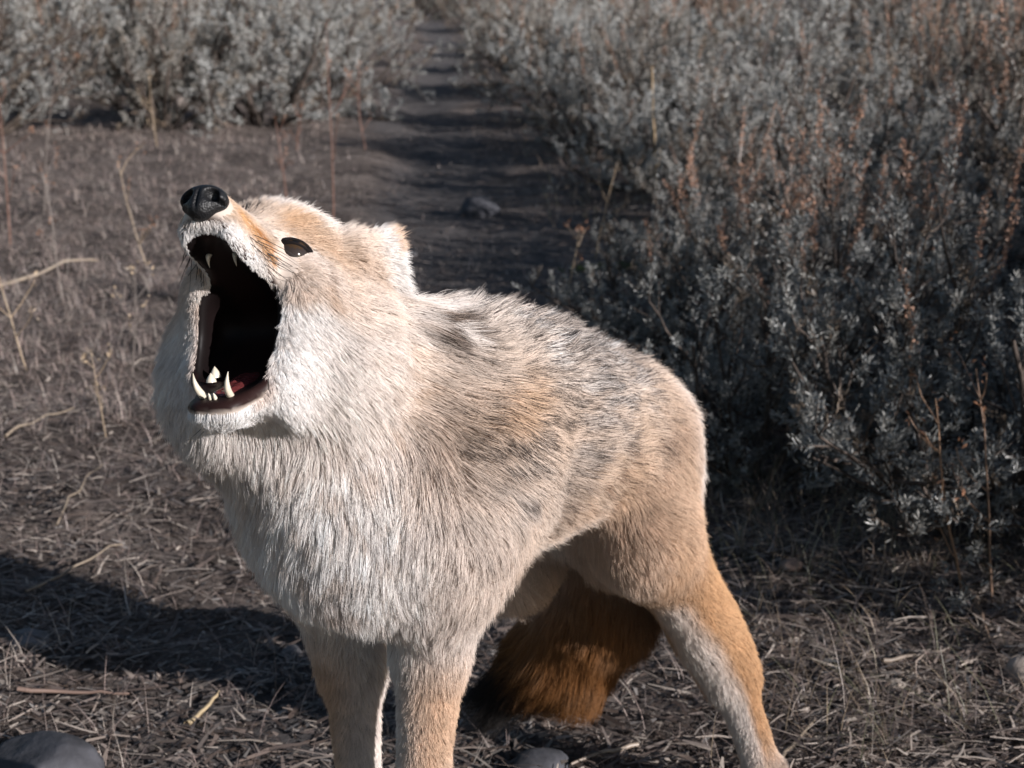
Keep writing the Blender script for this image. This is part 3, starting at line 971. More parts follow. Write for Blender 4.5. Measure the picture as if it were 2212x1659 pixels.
def surface_nets(vox):
    bx = [prim_box(p, .02) for p in PRIMS]
    lo = np.min([b[0] for b in bx], 0); hi = np.max([b[1] for b in bx], 0)
    n = np.ceil((hi - lo) / vox).astype(int) + 1
    G = np.full(n, .08, np.float32)
    ax = [lo[i] + np.arange(n[i]) * vox for i in range(3)]
    for pr in PRIMS:
        a, b = prim_box(pr, max(pr[2], .03) + .01)
        i0 = np.maximum(np.floor((a - lo) / vox).astype(int), 0); i1 = np.minimum(np.ceil((b - lo) / vox).astype(int) + 1, n)
        sl = tuple(slice(i0[i], i1[i]) for i in range(3))
        P = np.stack(np.meshgrid(*[ax[i][sl[i]] for i in range(3)], indexing='ij'), -1)
        d = sd_prim(pr, P).astype(np.float32); k = pr[2]; o = G[sl]
        h = np.maximum(k - np.abs(o - d), 0) / k
        G[sl] = np.minimum(o, d) - h * h * k * .25
    c = [hf(x, y, z) for x in (-.16, .03) for y in (-.06, .06) for z in (-.19, .03)]
    a, b = np.min(c, 0), np.max(c, 0)
    i0 = np.maximum(np.floor((a - lo) / vox).astype(int), 0); i1 = np.minimum(np.ceil((b - lo) / vox).astype(int) + 1, n)
    sl = tuple(slice(i0[i], i1[i]) for i in range(3))
    P = np.stack(np.meshgrid(*[ax[i][sl[i]] for i in range(3)], indexing='ij'), -1)
    m = -mouth_sd(P).astype(np.float32); k = .008; o = G[sl]
    h = np.maximum(k - np.abs(o - m), 0) / k
    G[sl] = np.maximum(o, m) + h * h * k * .25
    # nets
    ins = G < 0
    cnt = np.zeros(np.array(G.shape) - 1, np.int8); acc = np.zeros(cnt.shape + (3,), np.float32)
    def corner(A, o):
        return A[o[0]:A.shape[0] - 1 + o[0], o[1]:A.shape[1] - 1 + o[1], o[2]:A.shape[2] - 1 + o[2]]
    cs = [(i, j, k) for i in (0, 1) for j in (0, 1) for k in (0, 1)]
    for o1 in cs:
        for ax_ in range(3):
            if o1[ax_]: continue
            o2 = list(o1); o2[ax_] = 1
            A, B = corner(G, o1), corner(G, o2)
            x = (A < 0) != (B < 0)
            t = np.where(x, A / np.where(x, A - B, 1), 0)
            cnt += x
            for q in range(3):
                acc[..., q] += np.where(x, o1[q] + (t if q == ax_ else 0), 0)
    act = cnt > 0
    idx = np.full(cnt.shape, -1, np.int64); ii = np.argwhere(act); idx[act] = np.arange(len(ii))
    V = (ii + acc[act] / cnt[act][:, None]) * vox + lo
    F = []
    for a_ in range(3):
        u, v = (a_ + 1) % 3, (a_ + 2) % 3
        s0 = [slice(1, -1)] * 3; s0[a_] = slice(0, -1)
        s1 = [slice(1, -1)] * 3; s1[a_] = slice(1, None)
        A, B = ins[tuple(s0)], ins[tuple(s1)]
        e = np.argwhere(A != B); fl = A[A != B]
        st = np.array([1, 1, 1]); st[a_] = 0
        e = e + st
        def cell(du, dv):
            c = e.copy(); c[:, u] -= du; c[:, v] -= dv
            return idx[c[:, 0], c[:, 1], c[:, 2]]
        q = np.stack([cell(1, 1), cell(0, 1), cell(0, 0), cell(1, 0)], 1)
        q[~fl] = q[~fl][:, ::-1]
        F.append(q)
    F = np.concatenate(F)
    F = F[(F >= 0).all(1)]
    return V, F


BV, BF = surface_nets(.0034)
# drop stray islands and relax a little
for _ in range(3):
    S = np.zeros_like(BV); C = np.zeros(len(BV))
    for a_, b_ in ((0, 1), (1, 2), (2, 3), (3, 0)):
        np.add.at(S, BF[:, a_], BV[BF[:, b_]]); np.add.at(C, BF[:, a_], 1)
    BV = BV * .5 + .5 * S / np.maximum(C, 1)[:, None]

COY = empty('coyote', tuple(bf(.19, 0, 0)))
tag(COY, 'tan and grey coyote standing on the trail, head thrown back howling with open mouth', 'coyote')


def part(name, mesh, parent=None):
    o = bpy.data.objects.new(name, mesh)
    link(o, parent or COY)
    if parent is None:
        o.location = -COY.location
    return o


def nets_of(fn, lo, hi, vox):
    """mesh of the zero surface of fn over a box"""
    lo = np.array(lo, float); hi = np.array(hi, float)
    n = np.ceil((hi - lo) / vox).astype(int) + 1
    ax = [lo[i] + np.arange(n[i]) * vox for i in range(3)]
    P = np.stack(np.meshgrid(*ax, indexing='ij'), -1)
    G = fn(P)
    global _G
    ins = G < 0
    cnt = np.zeros(np.array(G.shape) - 1, np.int8); acc = np.zeros(cnt.shape + (3,))
    cs = [(i, j, k) for i in (0, 1) for j in (0, 1) for k in (0, 1)]
    cor = lambda A, o: A[o[0]:A.shape[0] - 1 + o[0], o[1]:A.shape[1] - 1 + o[1], o[2]:A.shape[2] - 1 + o[2]]
    for o1 in cs:
        for a_ in range(3):
            if o1[a_]: continue
            o2 = list(o1); o2[a_] = 1
            A, B = cor(G, o1), cor(G, o2); x = (A < 0) != (B < 0)
            t = np.where(x, A / np.where(x, A - B, 1), 0); cnt += x
            for q in range(3): acc[..., q] += np.where(x, o1[q] + (t if q == a_ else 0), 0)
    act = cnt > 0; idx = np.full(cnt.shape, -1, np.int64); ii = np.argwhere(act); idx[act] = np.arange(len(ii))
    V = (ii + acc[act] / cnt[act][:, None]) * vox + lo
    F = []
    for a_ in range(3):
        u, v = (a_ + 1) % 3, (a_ + 2) % 3
        s0 = [slice(1, -1)] * 3; s0[a_] = slice(0, -1); s1 = [slice(1, -1)] * 3; s1[a_] = slice(1, None)
        A, B = ins[tuple(s0)], ins[tuple(s1)]
        e = np.argwhere(A != B); fl = A[A != B]; st = np.array([1, 1, 1]); st[a_] = 0; e = e + st
        def cell(du, dv):
            c = e.copy(); c[:, u] -= du; c[:, v] -= dv
            return idx[c[:, 0], c[:, 1], c[:, 2]]
        q = np.stack([cell(1, 1), cell(0, 1), cell(0, 0), cell(1, 0)], 1); q[~fl] = q[~fl][:, ::-1]; F.append(q)
    F = np.concatenate(F); F = F[(F >= 0).all(1)]
    return V, F


def smn(a, b, k):
    h = np.maximum(k - np.abs(a - b), 0) / k
    return np.minimum(a, b) - h * h * k * .25


def smx(a, b, k):
    return -smn(-a, -b, k)


def sell(P, c, r):
    q = P - np.array(c); r = np.array(r)
    k0 = np.linalg.norm(q / r, axis=-1); k1 = np.linalg.norm(q / (r * r), axis=-1)
    return k0 * (k0 - 1) / np.maximum(k1, 1e-6)


HFv = lambda V: (V * HS) @ HR.T + NOSE


# ---- body skin with its colours (bare lips; black gums that also carry the mouth's shade)
def vnorm(V, F):
    fn = np.cross(V[F[:, 2]] - V[F[:, 0]], V[F[:, 3]] - V[F[:, 1]])
    N = np.zeros_like(V)
    for k in range(4): np.add.at(N, F[:, k], fn)
    return unit(N)


BN = vnorm(BV, BF)
ms = mouth_sd(BV)
skin = np.tile(np.array([.36, .27, .20]), (len(BV), 1))
_hq = to_hf(BV); _hd = (sstep(-.19, -.15, _hq[:, 0]) * sstep(-.2, -.16, _hq[:, 2]))[:, None]
skin = skin * (1 - _hd) + np.array([.52, .44, .38]) * _hd
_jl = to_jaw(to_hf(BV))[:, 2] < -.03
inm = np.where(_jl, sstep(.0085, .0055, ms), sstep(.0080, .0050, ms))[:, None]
lip = np.array([.020, .009, .008]); gum = np.array([.009, .005, .005])  # near-black pigment, darkened further for the shade in the mouth
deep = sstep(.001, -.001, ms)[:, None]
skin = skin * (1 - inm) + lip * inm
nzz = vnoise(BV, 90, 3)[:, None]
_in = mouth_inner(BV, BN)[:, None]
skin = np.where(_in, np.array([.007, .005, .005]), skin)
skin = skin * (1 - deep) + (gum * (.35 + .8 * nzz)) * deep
sm, nt, b, out = new_mat('coyote_skin')
at_ = nt.nodes.new('ShaderNodeAttribute'); at_.attribute_name = 'col'
nt.links.new(at_.outputs['Color'], b.inputs['Base Color'])
b.inputs['Roughness'].default_value = .5; b.inputs['Specular IOR Level'].default_value = .12
bm = mesh_np('body', BV, BF, sm)
add_color(bm, 'col', skin)
part('body', bm)


# ---- nose
def nose_fn(P):
    d = sell(P, (-.001, 0, .000), (.0115, .0172, .0118))
    d = smn(d, sell(P, (-.010, 0, .004), (.012, .0135, .010)), .006)
    d = smn(d, sell(P, (.002, 0, -.009), (.0085, .0075, .0070)), .006)
    yy = np.abs(P[..., 1]); Q = np.stack([P[..., 0], yy, P[..., 2]], -1)
    d = smx(d, -sell(Q, (.0095, .0090, .0003), (.0095, .0050, .0056)), .0018)
    d = smx(d, -sell(Q, (.004, .0155, -.0035), (.0075, .0062, .0016)), .0015)
    d = smx(d, -(np.sqrt((P[..., 1] / 1.0) ** 2 + ((P[..., 0] - .0125) / 2.6) ** 2) - .0013), .0015)
    return d


V, F = nets_of(nose_fn, (-.026, -.021, -.02), (.016, .021, .018), .0007)
nm, nt, b, out = new_mat('nose_leather')
b.inputs['Base Color'].default_value = (.008, .008, .009, 1)
b.inputs['Roughness'].default_value = .50
b.inputs['Specular IOR Level'].default_value = .35
tc = nt.nodes.new('ShaderNodeTexCoord'); vo = nt.nodes.new('ShaderNodeTexVoronoi'); vo.inputs['Scale'].default_value = 700
bp = nt.nodes.new('ShaderNodeBump'); bp.inputs['Strength'].default_value = .55; bp.inputs['Distance'].default_value = .0006
nt.links.new(tc.outputs['Object'], vo.inputs['Vector']); nt.links.new(vo.outputs['Distance'], bp.inputs['Height']); nt.links.new(bp.outputs[0], b.inputs['Normal'])
part('nose', mesh_np('nose', HFv(V), F, nm))

# ---- eyes
eye_m, nt, b, out = new_mat('eye_gloss')
b.inputs['Roughness'].default_value = .04; b.inputs['Specular IOR Level'].default_value = .6
at_ = nt.nodes.new('ShaderNodeAttribute'); at_.attribute_name = 'col'
nt.links.new(at_.outputs['Color'], b.inputs['Base Color'])
lid_m = plain_mat('eyelid_skin', (.008, .006, .006), .7, spec=.1)
EYES = []
for sg in (1, -1):
    ci = np.array([-.0690, .0262 * sg, .0155]); co = np.array([-.0885, .0468 * sg, .0128])
    e1 = unit(co - ci); nrm = unit(np.array([.42, .78 * sg, .38])); nrm = unit(nrm - e1 * (nrm @ e1)); e2 = np.cross(nrm, e1) * sg
    if e2[2] < 0: e2 = -e2
    cen = (ci + co) / 2 + e1 * .0012 - e2 * .0006
    EYES.append((cen, e1, e2, nrm))
    # eyeball
    R = .0135
    cc = cen - nrm * (R - .0030)
    u = np.linspace(0, math.pi, 25); v = np.linspace(0, 2 * math.pi, 33)[:-1]
    UU, VV = np.meshgrid(u, v, indexing='ij')
    dirs = np.stack([np.sin(UU) * np.cos(VV), np.sin(UU) * np.sin(VV), np.cos(UU)], -1).reshape(-1, 3)
    pts = cc + R * (dirs[:, :1] * e1 + dirs[:, 1:2] * e2 + dirs[:, 2:] * nrm)
    ang = np.arccos(np.clip(dirs @ unit(np.array([-.25, .10, 1])), -1, 1))
    col = np.where(ang[:, None] < .25, np.array([.006, .006, .006]), np.where(ang[:, None] < .62, np.array([.045, .026, .012]), np.array([.03, .022, .018])))
    nu, nv = 25, 32
    ff = [(i * nv + j, (i + 1) * nv + j, (i + 1) * nv + (j + 1) % nv, i * nv + (j + 1) % nv) for i in range(nu - 1) for j in range(nv)]
    em = mesh_np('eye', HFv(pts), ff, eye_m); add_color(em, 'col', col)
    eo = part('eye', em)
    # dark lid rim: an almond ring lying just over the ball
    na = 40; rings = []
    for rr, off in ((.80, -.0008), (.90, .0006), (1.0, .0010), (1.12, .0004), (1.28, -.0030)):
        for k in range(na):
            t = 2 * math.pi * k / na
            x = math.cos(t); y = math.sin(t)
            hx = .0122 * x * (rr if rr < 1 else 1 + (rr - 1) * .9)
            prof = (1 - abs(x) ** 2.2) ** .5 if abs(x) < 1 else 0
            hy = (.0023 if y > 0 else .0025) * math.copysign(prof, y) * rr + (.0010 * (rr - 1) if False else 0)
            if rr > .9: hy += math.copysign(.0016, y) * (rr - .6)
            base = cen + e1 * hx + e2 * hy
            dd = base - cc
            # project on ball shell
            tang = hx ** 2 + hy ** 2
            zz = math.sqrt(.021 ** 2 - min(tang, .018 ** 2)) - .021 + R + off + .0002
            rings.append(cc + e1 * hx + e2 * hy + nrm * zz)
    ff = [(i * na + k, i * na + (k + 1) % na, (i + 1) * na + (k + 1) % na, (i + 1) * na + k) for i in range(4) for k in range(na)]
    lo_ = bpy.data.objects.new('eyelid', mesh_np('eyelid', HFv(np.array(rings)), ff, lid_m))
    link(lo_, eo)


# ---- teeth
tooth_m = plain_mat('tooth_enamel', (.62, .55, .44), .28, noise=.10, nscale=300, spec=.5)


def tooth(base, tip, r, bend, name='tooth'):
    base, tip, bend = np.array(base), np.array(tip), np.array(bend)
    ax = tip - base; L = np.linalg.norm(ax); a = unit(ax); p1 = unit(np.cross(a, [0.3, .9, .2])); p2 = np.cross(a, p1)
    vs = []; n = 10; K = 8
    for i in range(K):
        t = i / (K - 1)
        c = base + ax * t + bend * (4 * t * (1 - t))
        rad = r * (1 - t ** 1.7) * .96 + r * .05
        for k in range(n):
            th = 2 * math.pi * k / n
            vs.append(c + rad * (p1 * math.cos(th) + p2 * math.sin(th) * .8))
    vs.append(base + ax * 1.02)
    top = len(vs) - 1
    f = [(i * n + k, i * n + (k + 1) % n, (i + 1) * n + (k + 1) % n, (i + 1) * n + k) for i in range(K - 1) for k in range(n)]
    f += [((K - 1) * n + k, (K - 1) * n + (k + 1) % n, top, top) for k in range(n)]
    m = bpy.data.meshes.new('tooth'); m.from_pydata([tuple(x) for x in HFv(np.array(vs))], [], [tuple(dict.fromkeys(q)) for q in f]); m.update()
    m.materials.append(tooth_m)
    for p in m.polygons: p.use_smooth = True
    return part(name, m)


for sg in (1, -1):
    tooth(jawp(-.036, .0098 * sg, -.042), jawp(-.031, .0130 * sg, -.0240), .0034, jawp(.004, 0, 0) - jawp(0, 0, 0), 'canine_tooth')
    tooth((-.042, .0100 * sg, -.015), (-.045, .0102 * sg, -.0245), .0025, (.004, 0, 0), 'canine_tooth')
    for i, (x, h) in enumerate([(-.050, .006), (-.060, .008), (-.071, .010), (-.086, .012)]):
        w = .0115 + .0115 * (-.036 - x) / .05
        if i > (2 if sg > 0 else 1): tooth(jawp(x, w * sg, -.040), jawp(x - .001, w * sg, -.041 + h * .75), .0034 + .0005 * i, (0, 0, 0))
for y in (-.0018, .0018):
    tooth(jawp(-.0285 - abs(y) * .25, y, -.042), jawp(-.0265 - abs(y) * .25, y, -.0375), .0018, (0, 0, 0), 'incisor_tooth')


# ---- tongue
def tongue_fn(P):
    j = to_jaw(P)
    t = np.clip((j[..., 0] + .125) / .08, 0, 1)
    w = .017 - .006 * t
    zc = -.0520 + .008 * np.sin(t * 3.0) * (1 - t) + .005 * t ** 2
    x = np.clip(j[..., 0], -.125, -.045)
    d = np.sqrt((j[..., 0] - x) ** 2 + (np.abs(j[..., 1]) / w * .010) ** 2 + ((j[..., 2] - zc + .0012 * np.exp(-(j[..., 1] / .002) ** 2)) * 1.25) ** 2) - .0095
    return d


V, F = nets_of(tongue_fn, (-.16, -.035, -.16), (-.02, .035, -.01), .0016)
tg_m = plain_mat('tongue_flesh', (.13, .028, .028), .25, noise=.3, nscale=160, spec=.6, bump=.3)  # flesh colour darkened for the shade inside the mouth
part('tongue', mesh_np('tongue', HFv(V), F, tg_m))

# ------------------------------------------------------------------ fur: every hair is a strand of its own
def fur_coat():
    V = BV; F = BF
    T = np.concatenate([F[:, [0, 1, 2]], F[:, [0, 2, 3]]])
    A = np.linalg.norm(np.cross(V[T[:, 1]] - V[T[:, 0]], V[T[:, 2]] - V[T[:, 0]]), axis=1) / 2
    cen = V[T].mean(1)
    # per-triangle fur length for the density
    NP = len(PRIMS)
    flows = np.array([p[3] for p in PRIMS]); Ls = np.array([p[4] for p in PRIMS])
    regs = sorted(set(p[5] for p in PRIMS)); rid = np.array([regs.index(p[5]) for p in PRIMS])

    def weights(P, soft):
        D = np.stack([sd_prim(p, P) for p in PRIMS], 1)
        D -= D.min(1, keepdims=True)
        W = np.exp(-D / soft)
        return W / W.sum(1, keepdims=True)
    VW = weights(V, .010)                       # on vertices, then interpolated
    VL = VW @ Ls
    VF = VW @ flows
    RW = np.zeros((len(V), len(regs)))
    for i in range(NP): RW[:, rid[i]] += VW[:, i]
    # relax the fields over the surface
    def relax(X, n):
        for _ in range(n):
            S = np.zeros_like(X); C = np.zeros(len(V))
            for a_, b_ in ((0, 1), (1, 2), (2, 3), (3, 0)):
                np.add.at(S, F[:, a_], X[F[:, b_]]); np.add.at(C, F[:, a_], 1)
            X = .4 * X + .6 * S / np.maximum(C, 1).reshape((-1,) + (1,) * (X.ndim - 1))
        return X
    VF = relax(VF, 12); VL = relax(VL, 6); RW = relax(RW, 3)
    vm = mouth_sd(V); vhead = sum(RW[:, regs.index(k)] for k in ('face', 'muzzle', 'cheek', 'jaw'))
    VD = np.where((vhead > .2) & (vm > 0), np.minimum(VL, .0045 + .34 * np.maximum(vm, 0)), VL)
    camv = unit(np.array([0, 0, CAM_H]) - cen)
    facing = (unit(np.cross(V[T[:, 1]] - V[T[:, 0]], V[T[:, 2]] - V[T[:, 0]])) * camv).sum(1)
    dens = FUR_DENS / np.maximum(VD[T].mean(1), .0045) * (1 + .6 * np.clip(vhead[T].mean(1), 0, 1)) * np.where(facing < -.25, .40, 1.0)
    cnt = rng.poisson(A * dens * 1.0)
    ti = np.repeat(np.arange(len(T)), cnt)
    n = len(ti)
    r1 = np.sqrt(rng.random(n)); r2 = rng.random(n)
    bc = np.stack([1 - r1, r1 * (1 - r2), r1 * r2], 1)
    itp = lambda X: (X[T[ti]] * bc.reshape(n, 3, *([1] * (X.ndim - 1)))).sum(1)
    P = itp(V); N = unit(itp(BN)); L = itp(VL); FL = itp(VF); W = itp(RW)
    g = {r: W[:, i] for i, r in enumerate(regs)}
    q = to_hf(P)
    # bare skin: mouth, nose, eyes
    keep = mouth_sd(P) > .0022 + .0032 * (to_jaw(q)[:, 2] < -.03)
    keep &= sell(q, (-.002, 0, 0), (.0135, .0178, .0125)) > 0
    lidd = np.full(n, 9.)
    for (cen_, e1, e2, nr) in EYES:
        dq = q - cen_
        a = dq @ e1; b_ = dq @ e2; c_ = dq @ nr
        al = np.sqrt((a / .0126) ** 2 + (b_ / .0034) ** 2)
        ok = np.abs(c_) < .02
        lidd = np.where(ok, np.minimum(lidd, al), lidd)
    keep &= lidd > 1.0
    keep &= P[:, 2] > .012
    keep &= ~mouth_inner(P, N)
    sel = np.where(keep)[0]
    P, N, L, FL, q, lidd = P[sel], N[sel], L[sel], FL[sel], q[sel], lidd[sel]
    g = {r: v[sel] for r, v in g.items()}
    n = len(P)
    bq = to_bf(P); s_, l_, h_ = bq[:, 0], bq[:, 1], bq[:, 2]
    hx, hy, hz = q[:, 0], q[:, 1], q[:, 2]
    head = np.clip(g['face'] + g['muzzle'] + g['crown'] + g['cheek'] + g['jaw'] + g['ear'], 0, 1)
    leg = np.clip(g['foreleg'] + g['hindleg'] + g['paw'], 0, 1)
    body = np.clip(g['trunk'] + g['rump'] + g['belly'], 0, 1)
    throat = np.clip(g['throat'] + g['chest'] + g['neck'] + g['ruff'], 0, 1)
    # --- length shaping
    L = L * (.60 + .5 * rng.random(n)) * (.85 + .3 * vnoise(P, 40, 7))
    hackle = np.exp(-(((s_ - .07) / .07) ** 2 + (l_ / .06) ** 2 + ((h_ - .57) / .05) ** 2))
    backf = np.clip(g['trunk'] + g['rump'], 0, 1) * sstep(.45, .52, h_ + .15 * (s_ - .12))
    L *= 1 + .25 * hackle + .30 * backf
    L *= np.where(lidd < 2.2, .55, 1)
    msd = mouth_sd(P)
    nearm = np.clip(head * 1.5, 0, 1) * sstep(.06, .02, np.abs(msd))
    L = np.where(nearm > .02, np.minimum(L, .0055 + .34 * np.maximum(msd, 0) / np.maximum(nearm, .3)), L)
    topf = head * sstep(.022, .034, hz) * sstep(-.045, -.065, hx)
    L *= 1 + .35 * topf
    earw = g['ear']
    L *= 1 + .5 * earw * rng.random(n)
    # --- growth direction
    flow = unit(FL)
    # brow and temples fan outwards, belly hangs
    wob = np.stack([vnoise(P, 28, k) - .5 for k in (21, 22, 23)], 1) * .75 + np.stack([vnoise(P, 9, k) - .5 for k in (31, 32, 33)], 1) * .55
    flow = unit(flow + wob)
    tang = unit(flow - N * (flow * N).sum(1, keepdims=True) + 1e-5)
    lift = (.36 + .22 * rng.random(n)) * np.where(head > .5, .95, 1.0) + .18 * hackle + .10 * g['tail'] + .10 * backf + .12 * leg + .15 * earw + .38 * topf - .10 * nearm
    lift = lift + .35 * (vnoise(P, 22, 41) - .5)
    lift = np.clip(lift, .12, 1.2)
    d0 = unit(tang * np.cos(lift)[:, None] + N * np.sin(lift)[:, None])
    lift1 = lift * .35
    d1 = unit(tang * np.cos(lift1)[:, None] + N * np.sin(lift1)[:, None] + np.array([0, 0, -.12]))
    K = 6
    tt = np.linspace(0, 1, K)
    jit = rng.normal(size=(n, 3)) * .24
    pts = np.zeros((n, K, 3)); pts[:, 0] = P - N * .001
    for k in range(1, K):
        f = (k - .5) / (K - 1)
        d = unit(d0 * (1 - f) + d1 * f + jit * f)
        pts[:, k] = pts[:, k - 1] + d * (L / (K - 1))[:, None]
    # --- clumping: hairs lean to the tip of their lock
    def clump(spacing_frac, amount, seed):
        nonlocal pts
        m = max(int(n * spacing_frac), 10)
        ids = np.random.default_rng(seed).choice(n, m, replace=False)
        kd = kdtree.KDTree(m)
        for j, i in enumerate(ids): kd.insert(P[i], j)
        kd.balance()
        near = np.fromiter((kd.find(p)[1] for p in P), np.int64, n)
        gi = ids[near]
        ratio = (L / np.maximum(L[gi], 1e-4))[:, None, None]
        guide = P[gi][:, None] + (pts[gi] - P[gi][:, None]) * np.clip(ratio, .6, 1.5)
        dist = np.linalg.norm(P[gi] - P, axis=1)
        w = (tt ** 1.3)[None, :, None] * (amount * (1 + .35 * np.clip(backf + hackle + throat * .4, 0, 1)))[:, None, None] * np.exp(-(dist / (.40 * np.maximum(L, .008))) ** 2)[:, None, None]
        pts = pts * (1 - w) + guide * w
        return gi
    big = clump(.012, .36, 5)
    small = clump(.10, .50, 6)
    # --- coat colours
    C = lambda *c: np.array(c)
    white = C(.80, .77, .75); cream = C(.69, .60, .54); buff = C(.60, .48, .385); tan = C(.51, .355, .245); orange = C(.50, .285, .135)
    rust = C(.36, .16, .055); grey = C(.30, .275, .26); brown = C(.13, .085, .06); black = C(.020, .017, .016)
    col = np.tile(cream, (n, 1)); under = np.tile(C(.42, .33, .25), (n, 1)); pb = np.zeros(n)

    def lay(c, w):
        nonlocal col
        w = np.clip(w, 0, 1)[:, None]
        col = col * (1 - w) + c * w

    def blob(c, r):
        c = np.array(c); r = np.array(r)
        return np.exp(-(((bq - c) / r) ** 2).sum(1))
    wp = P + (np.stack([vnoise(P, 18, 61), vnoise(P, 18, 62), vnoise(P, 18, 63)], 1) - .5) * .03
    wq = to_bf(wp)
    streak = vnoise(np.stack([wq[:, 0] * 48 + wq[:, 2] * 20, wq[:, 1] * 120, wq[:, 2] * 150 + wq[:, 0] * 36], 1), 1.0, 54)
    hk = vnoise(np.stack([wq[:, 0] * 55, wq[:, 1] * 75, wq[:, 2] * 20], 1), 1.0, 58)
    flownoise = vnoise(np.stack([s_ * 24 + h_ * 8, l_ * 55, h_ * 62 + s_ * 14], 1), 1.0, 51)
    fine = vnoise(np.stack([s_ * 60, l_ * 130, h_ * 150 + s_ * 30], 1), 1.0, 52)
    mid = vnoise(P, 14, 53)
    # trunk
    up = sstep(.40, .50, h_)
    lay(buff, body * .95); lay(tan, body * (.25 + .45 * sstep(.35, .7, flownoise)) * sstep(.33, .37, h_) * (1 - .7 * up))
    lay(brown * 2.4, body * .70 * sstep(.55, .75, streak) * sstep(.34, .38, h_))
    lay(tan, body * (1 - up) * sstep(.45, .7, mid) * .6)
    lay(cream, body * up * .75)
    lay(white, body * up * sstep(.40, .65, streak) * .85); lay(grey, body * sstep(.55, .75, mid) * .35)
    upb = sstep(.41, .50, h_ + .12 * (s_ - .12))
    pb += body * (.14 + .40 * sstep(.48, .72, streak) + upb * (.55 + .40 * sstep(.42, .68, streak)))
    lay(white, body * sstep(.365, .330, h_))
    lay(cream, g['belly'] * sstep(.40, .35, h_))
    pb *= 1 - .9 * sstep(.37, .34, h_) * body
    # thigh
    th = g['thigh']
    lay(tan, th * .9); lay(cream, th * sstep(.33, .41, s_) * .85); lay(white, th * sstep(.375, .42, s_) * .6)
    lay(cream, th * sstep(.33, .25, s_ ) * sstep(.32, .25, h_) * .8)
    pb += th * .18 * sstep(.5, .8, fine)
    # legs
    lay(orange * .6 + tan * .5, g['foreleg'] * .72 * sstep(.335, .26, h_ + (mid - .5) * .06)); lay(orange, g['hindleg'] * .9)
    inner_f = g['foreleg'] * sstep(.015, -.03, np.where(l_ > 0, l_ - .040, -l_ - .045))
    lay(white, inner_f * .9)
    lay(cream, g['foreleg'] * sstep(.55, .9, mid) * .35)
    lay(cream, g['hindleg'] * sstep(.45, .8, -(N @ UB)) * .75)
    lay(white, g['hindleg'] * sstep(.55, .9, -(N @ UB)) * .5)
    lay(cream, g['paw'])
    pb += g['foreleg'] * .25 * sstep(.62, .8, fine) + g['hindleg'] * .15 * sstep(.6, .8, fine)
    # chest and neck
    lay(cream * .35 + white * .65, throat); lay(white, throat * sstep(.35, .6, mid) * .8)
    nk = g['neck'] + .4 * g['ruff']
    lay(buff, nk * sstep(.0, .05, l_) * .75 + nk * .2)
    lay(tan, g['neck'] * sstep(.40, .7, mid) * .75); lay(tan, throat * .35 * sstep(.55, .75, streak))
    pb += g['neck'] * sstep(.05, .10, s_) * .35 * sstep(.4, .7, flownoise)
    lay(brown * 2.2, .5 * blob((-.085, .012, .388), (.03, .018, .016)))
    lay(white, g['chest'] * sstep(.40, .36, h_) * .6)
    # markings of this animal
    wb = sstep(.2, .7, body + throat)
    lay(orange, .70 * wb * blob((.040, .082, .512), (.055, .035, .022)))
    lay(tan, .55 * wb * blob((.10, .085, .47), (.09, .05, .035)))
    lay(tan, .45 * wb * blob((-.02, .07, .50), (.04, .05, .05)))
    w = wb * (blob((.015, .103, .455), (.035, .04, .020)) * sstep(.35, .65, fine) + .8 * blob((.15, .09, .440), (.055, .04, .020))); pb += .30 * w; lay(grey * 1.1, w * .5)
    w = blob((.256, .080, .374), (.028, .04, .040)); pb += .22 * w; lay(tan, w * .8)
    w = blob((.333, .093, .41), (.045, .04, .014)); pb += .30 * w; lay(brown * 2.5, w * .4)
    w = wb * blob((.155, .062, .515), (.045, .03, .010)); pb += .55 * w
    w = wb * blob((.040, .022, .568), (.035, .035, .026)); lay(white, w * .7); lay(brown * 1.1, w * 1.1 * sstep(.40, .56, hk)); pb += .9 * w * sstep(.42, .56, hk)
    lay(orange, .5 * th * blob((.29, .12, .30), (.03, .05, .04)))
    # head
    aq = np.stack([hx, np.abs(hy), hz], 1)

    def line(pts, w):
        d = np.full(n, 9.)
        for a_, b_ in zip(pts[:-1], pts[1:]):
            a_ = np.array(a_); e = np.array(b_) - a_
            t = np.clip(((aq - a_) @ e) / (e @ e), 0, 1)[:, None]
            d = np.minimum(d, np.linalg.norm(aq - a_ - t * e, axis=1))
        return np.exp(-(d / w) ** 2)
    hn = (vnoise(P, 70, 91) - .5)
    lay(buff * .6 + tan * .4, head)
    lay(white, g['jaw']); lay(cream, g['cheek'] * .4)
    lay(white, head * sstep(-.018, -.038, hz + hn * .016) * .95)
    lay(white, g['muzzle'] * sstep(-.006, -.016, hz))
    lay(cream, g['crown'] * .5); lay(tan, g['crown'] * sstep(.05, .6, hn + .4) * .35)
    lay(white, head * sstep(.036, .046, hz + hn * .01) * sstep(-.04, -.06, hx) * .6)
    lay(grey * 1.9, g['muzzle'] * sstep(.008, .016, hz) * .6)
    lay(tan, line([(-.078, .034, .026), (-.098, .045, .026), (-.115, .05, .02)], .012) * .85 * head)
    lay(orange, line([(-.070, .023, .031), (-.085, .027, .034)], .007) * .6 * head)
    lay(cream, line([(-.080, .040, .002), (-.095, .058, -.006)], .011) * .8 * head)
    lay(tan, line([(-.086, .058, -.018), (-.095, .060, -.022)], .006) * .5 * head)
    lay(orange * 1.1, line([(-.018, .019, .002), (-.036, .023, -.001), (-.054, .025, -.004), (-.064, .027, -.006)], .0065) * .95 * head)
    lay(rust * 1.1, line([(-.036, .022, .003), (-.053, .025, .003), (-.063, .028, -.002)], .0028) * .95 * head)
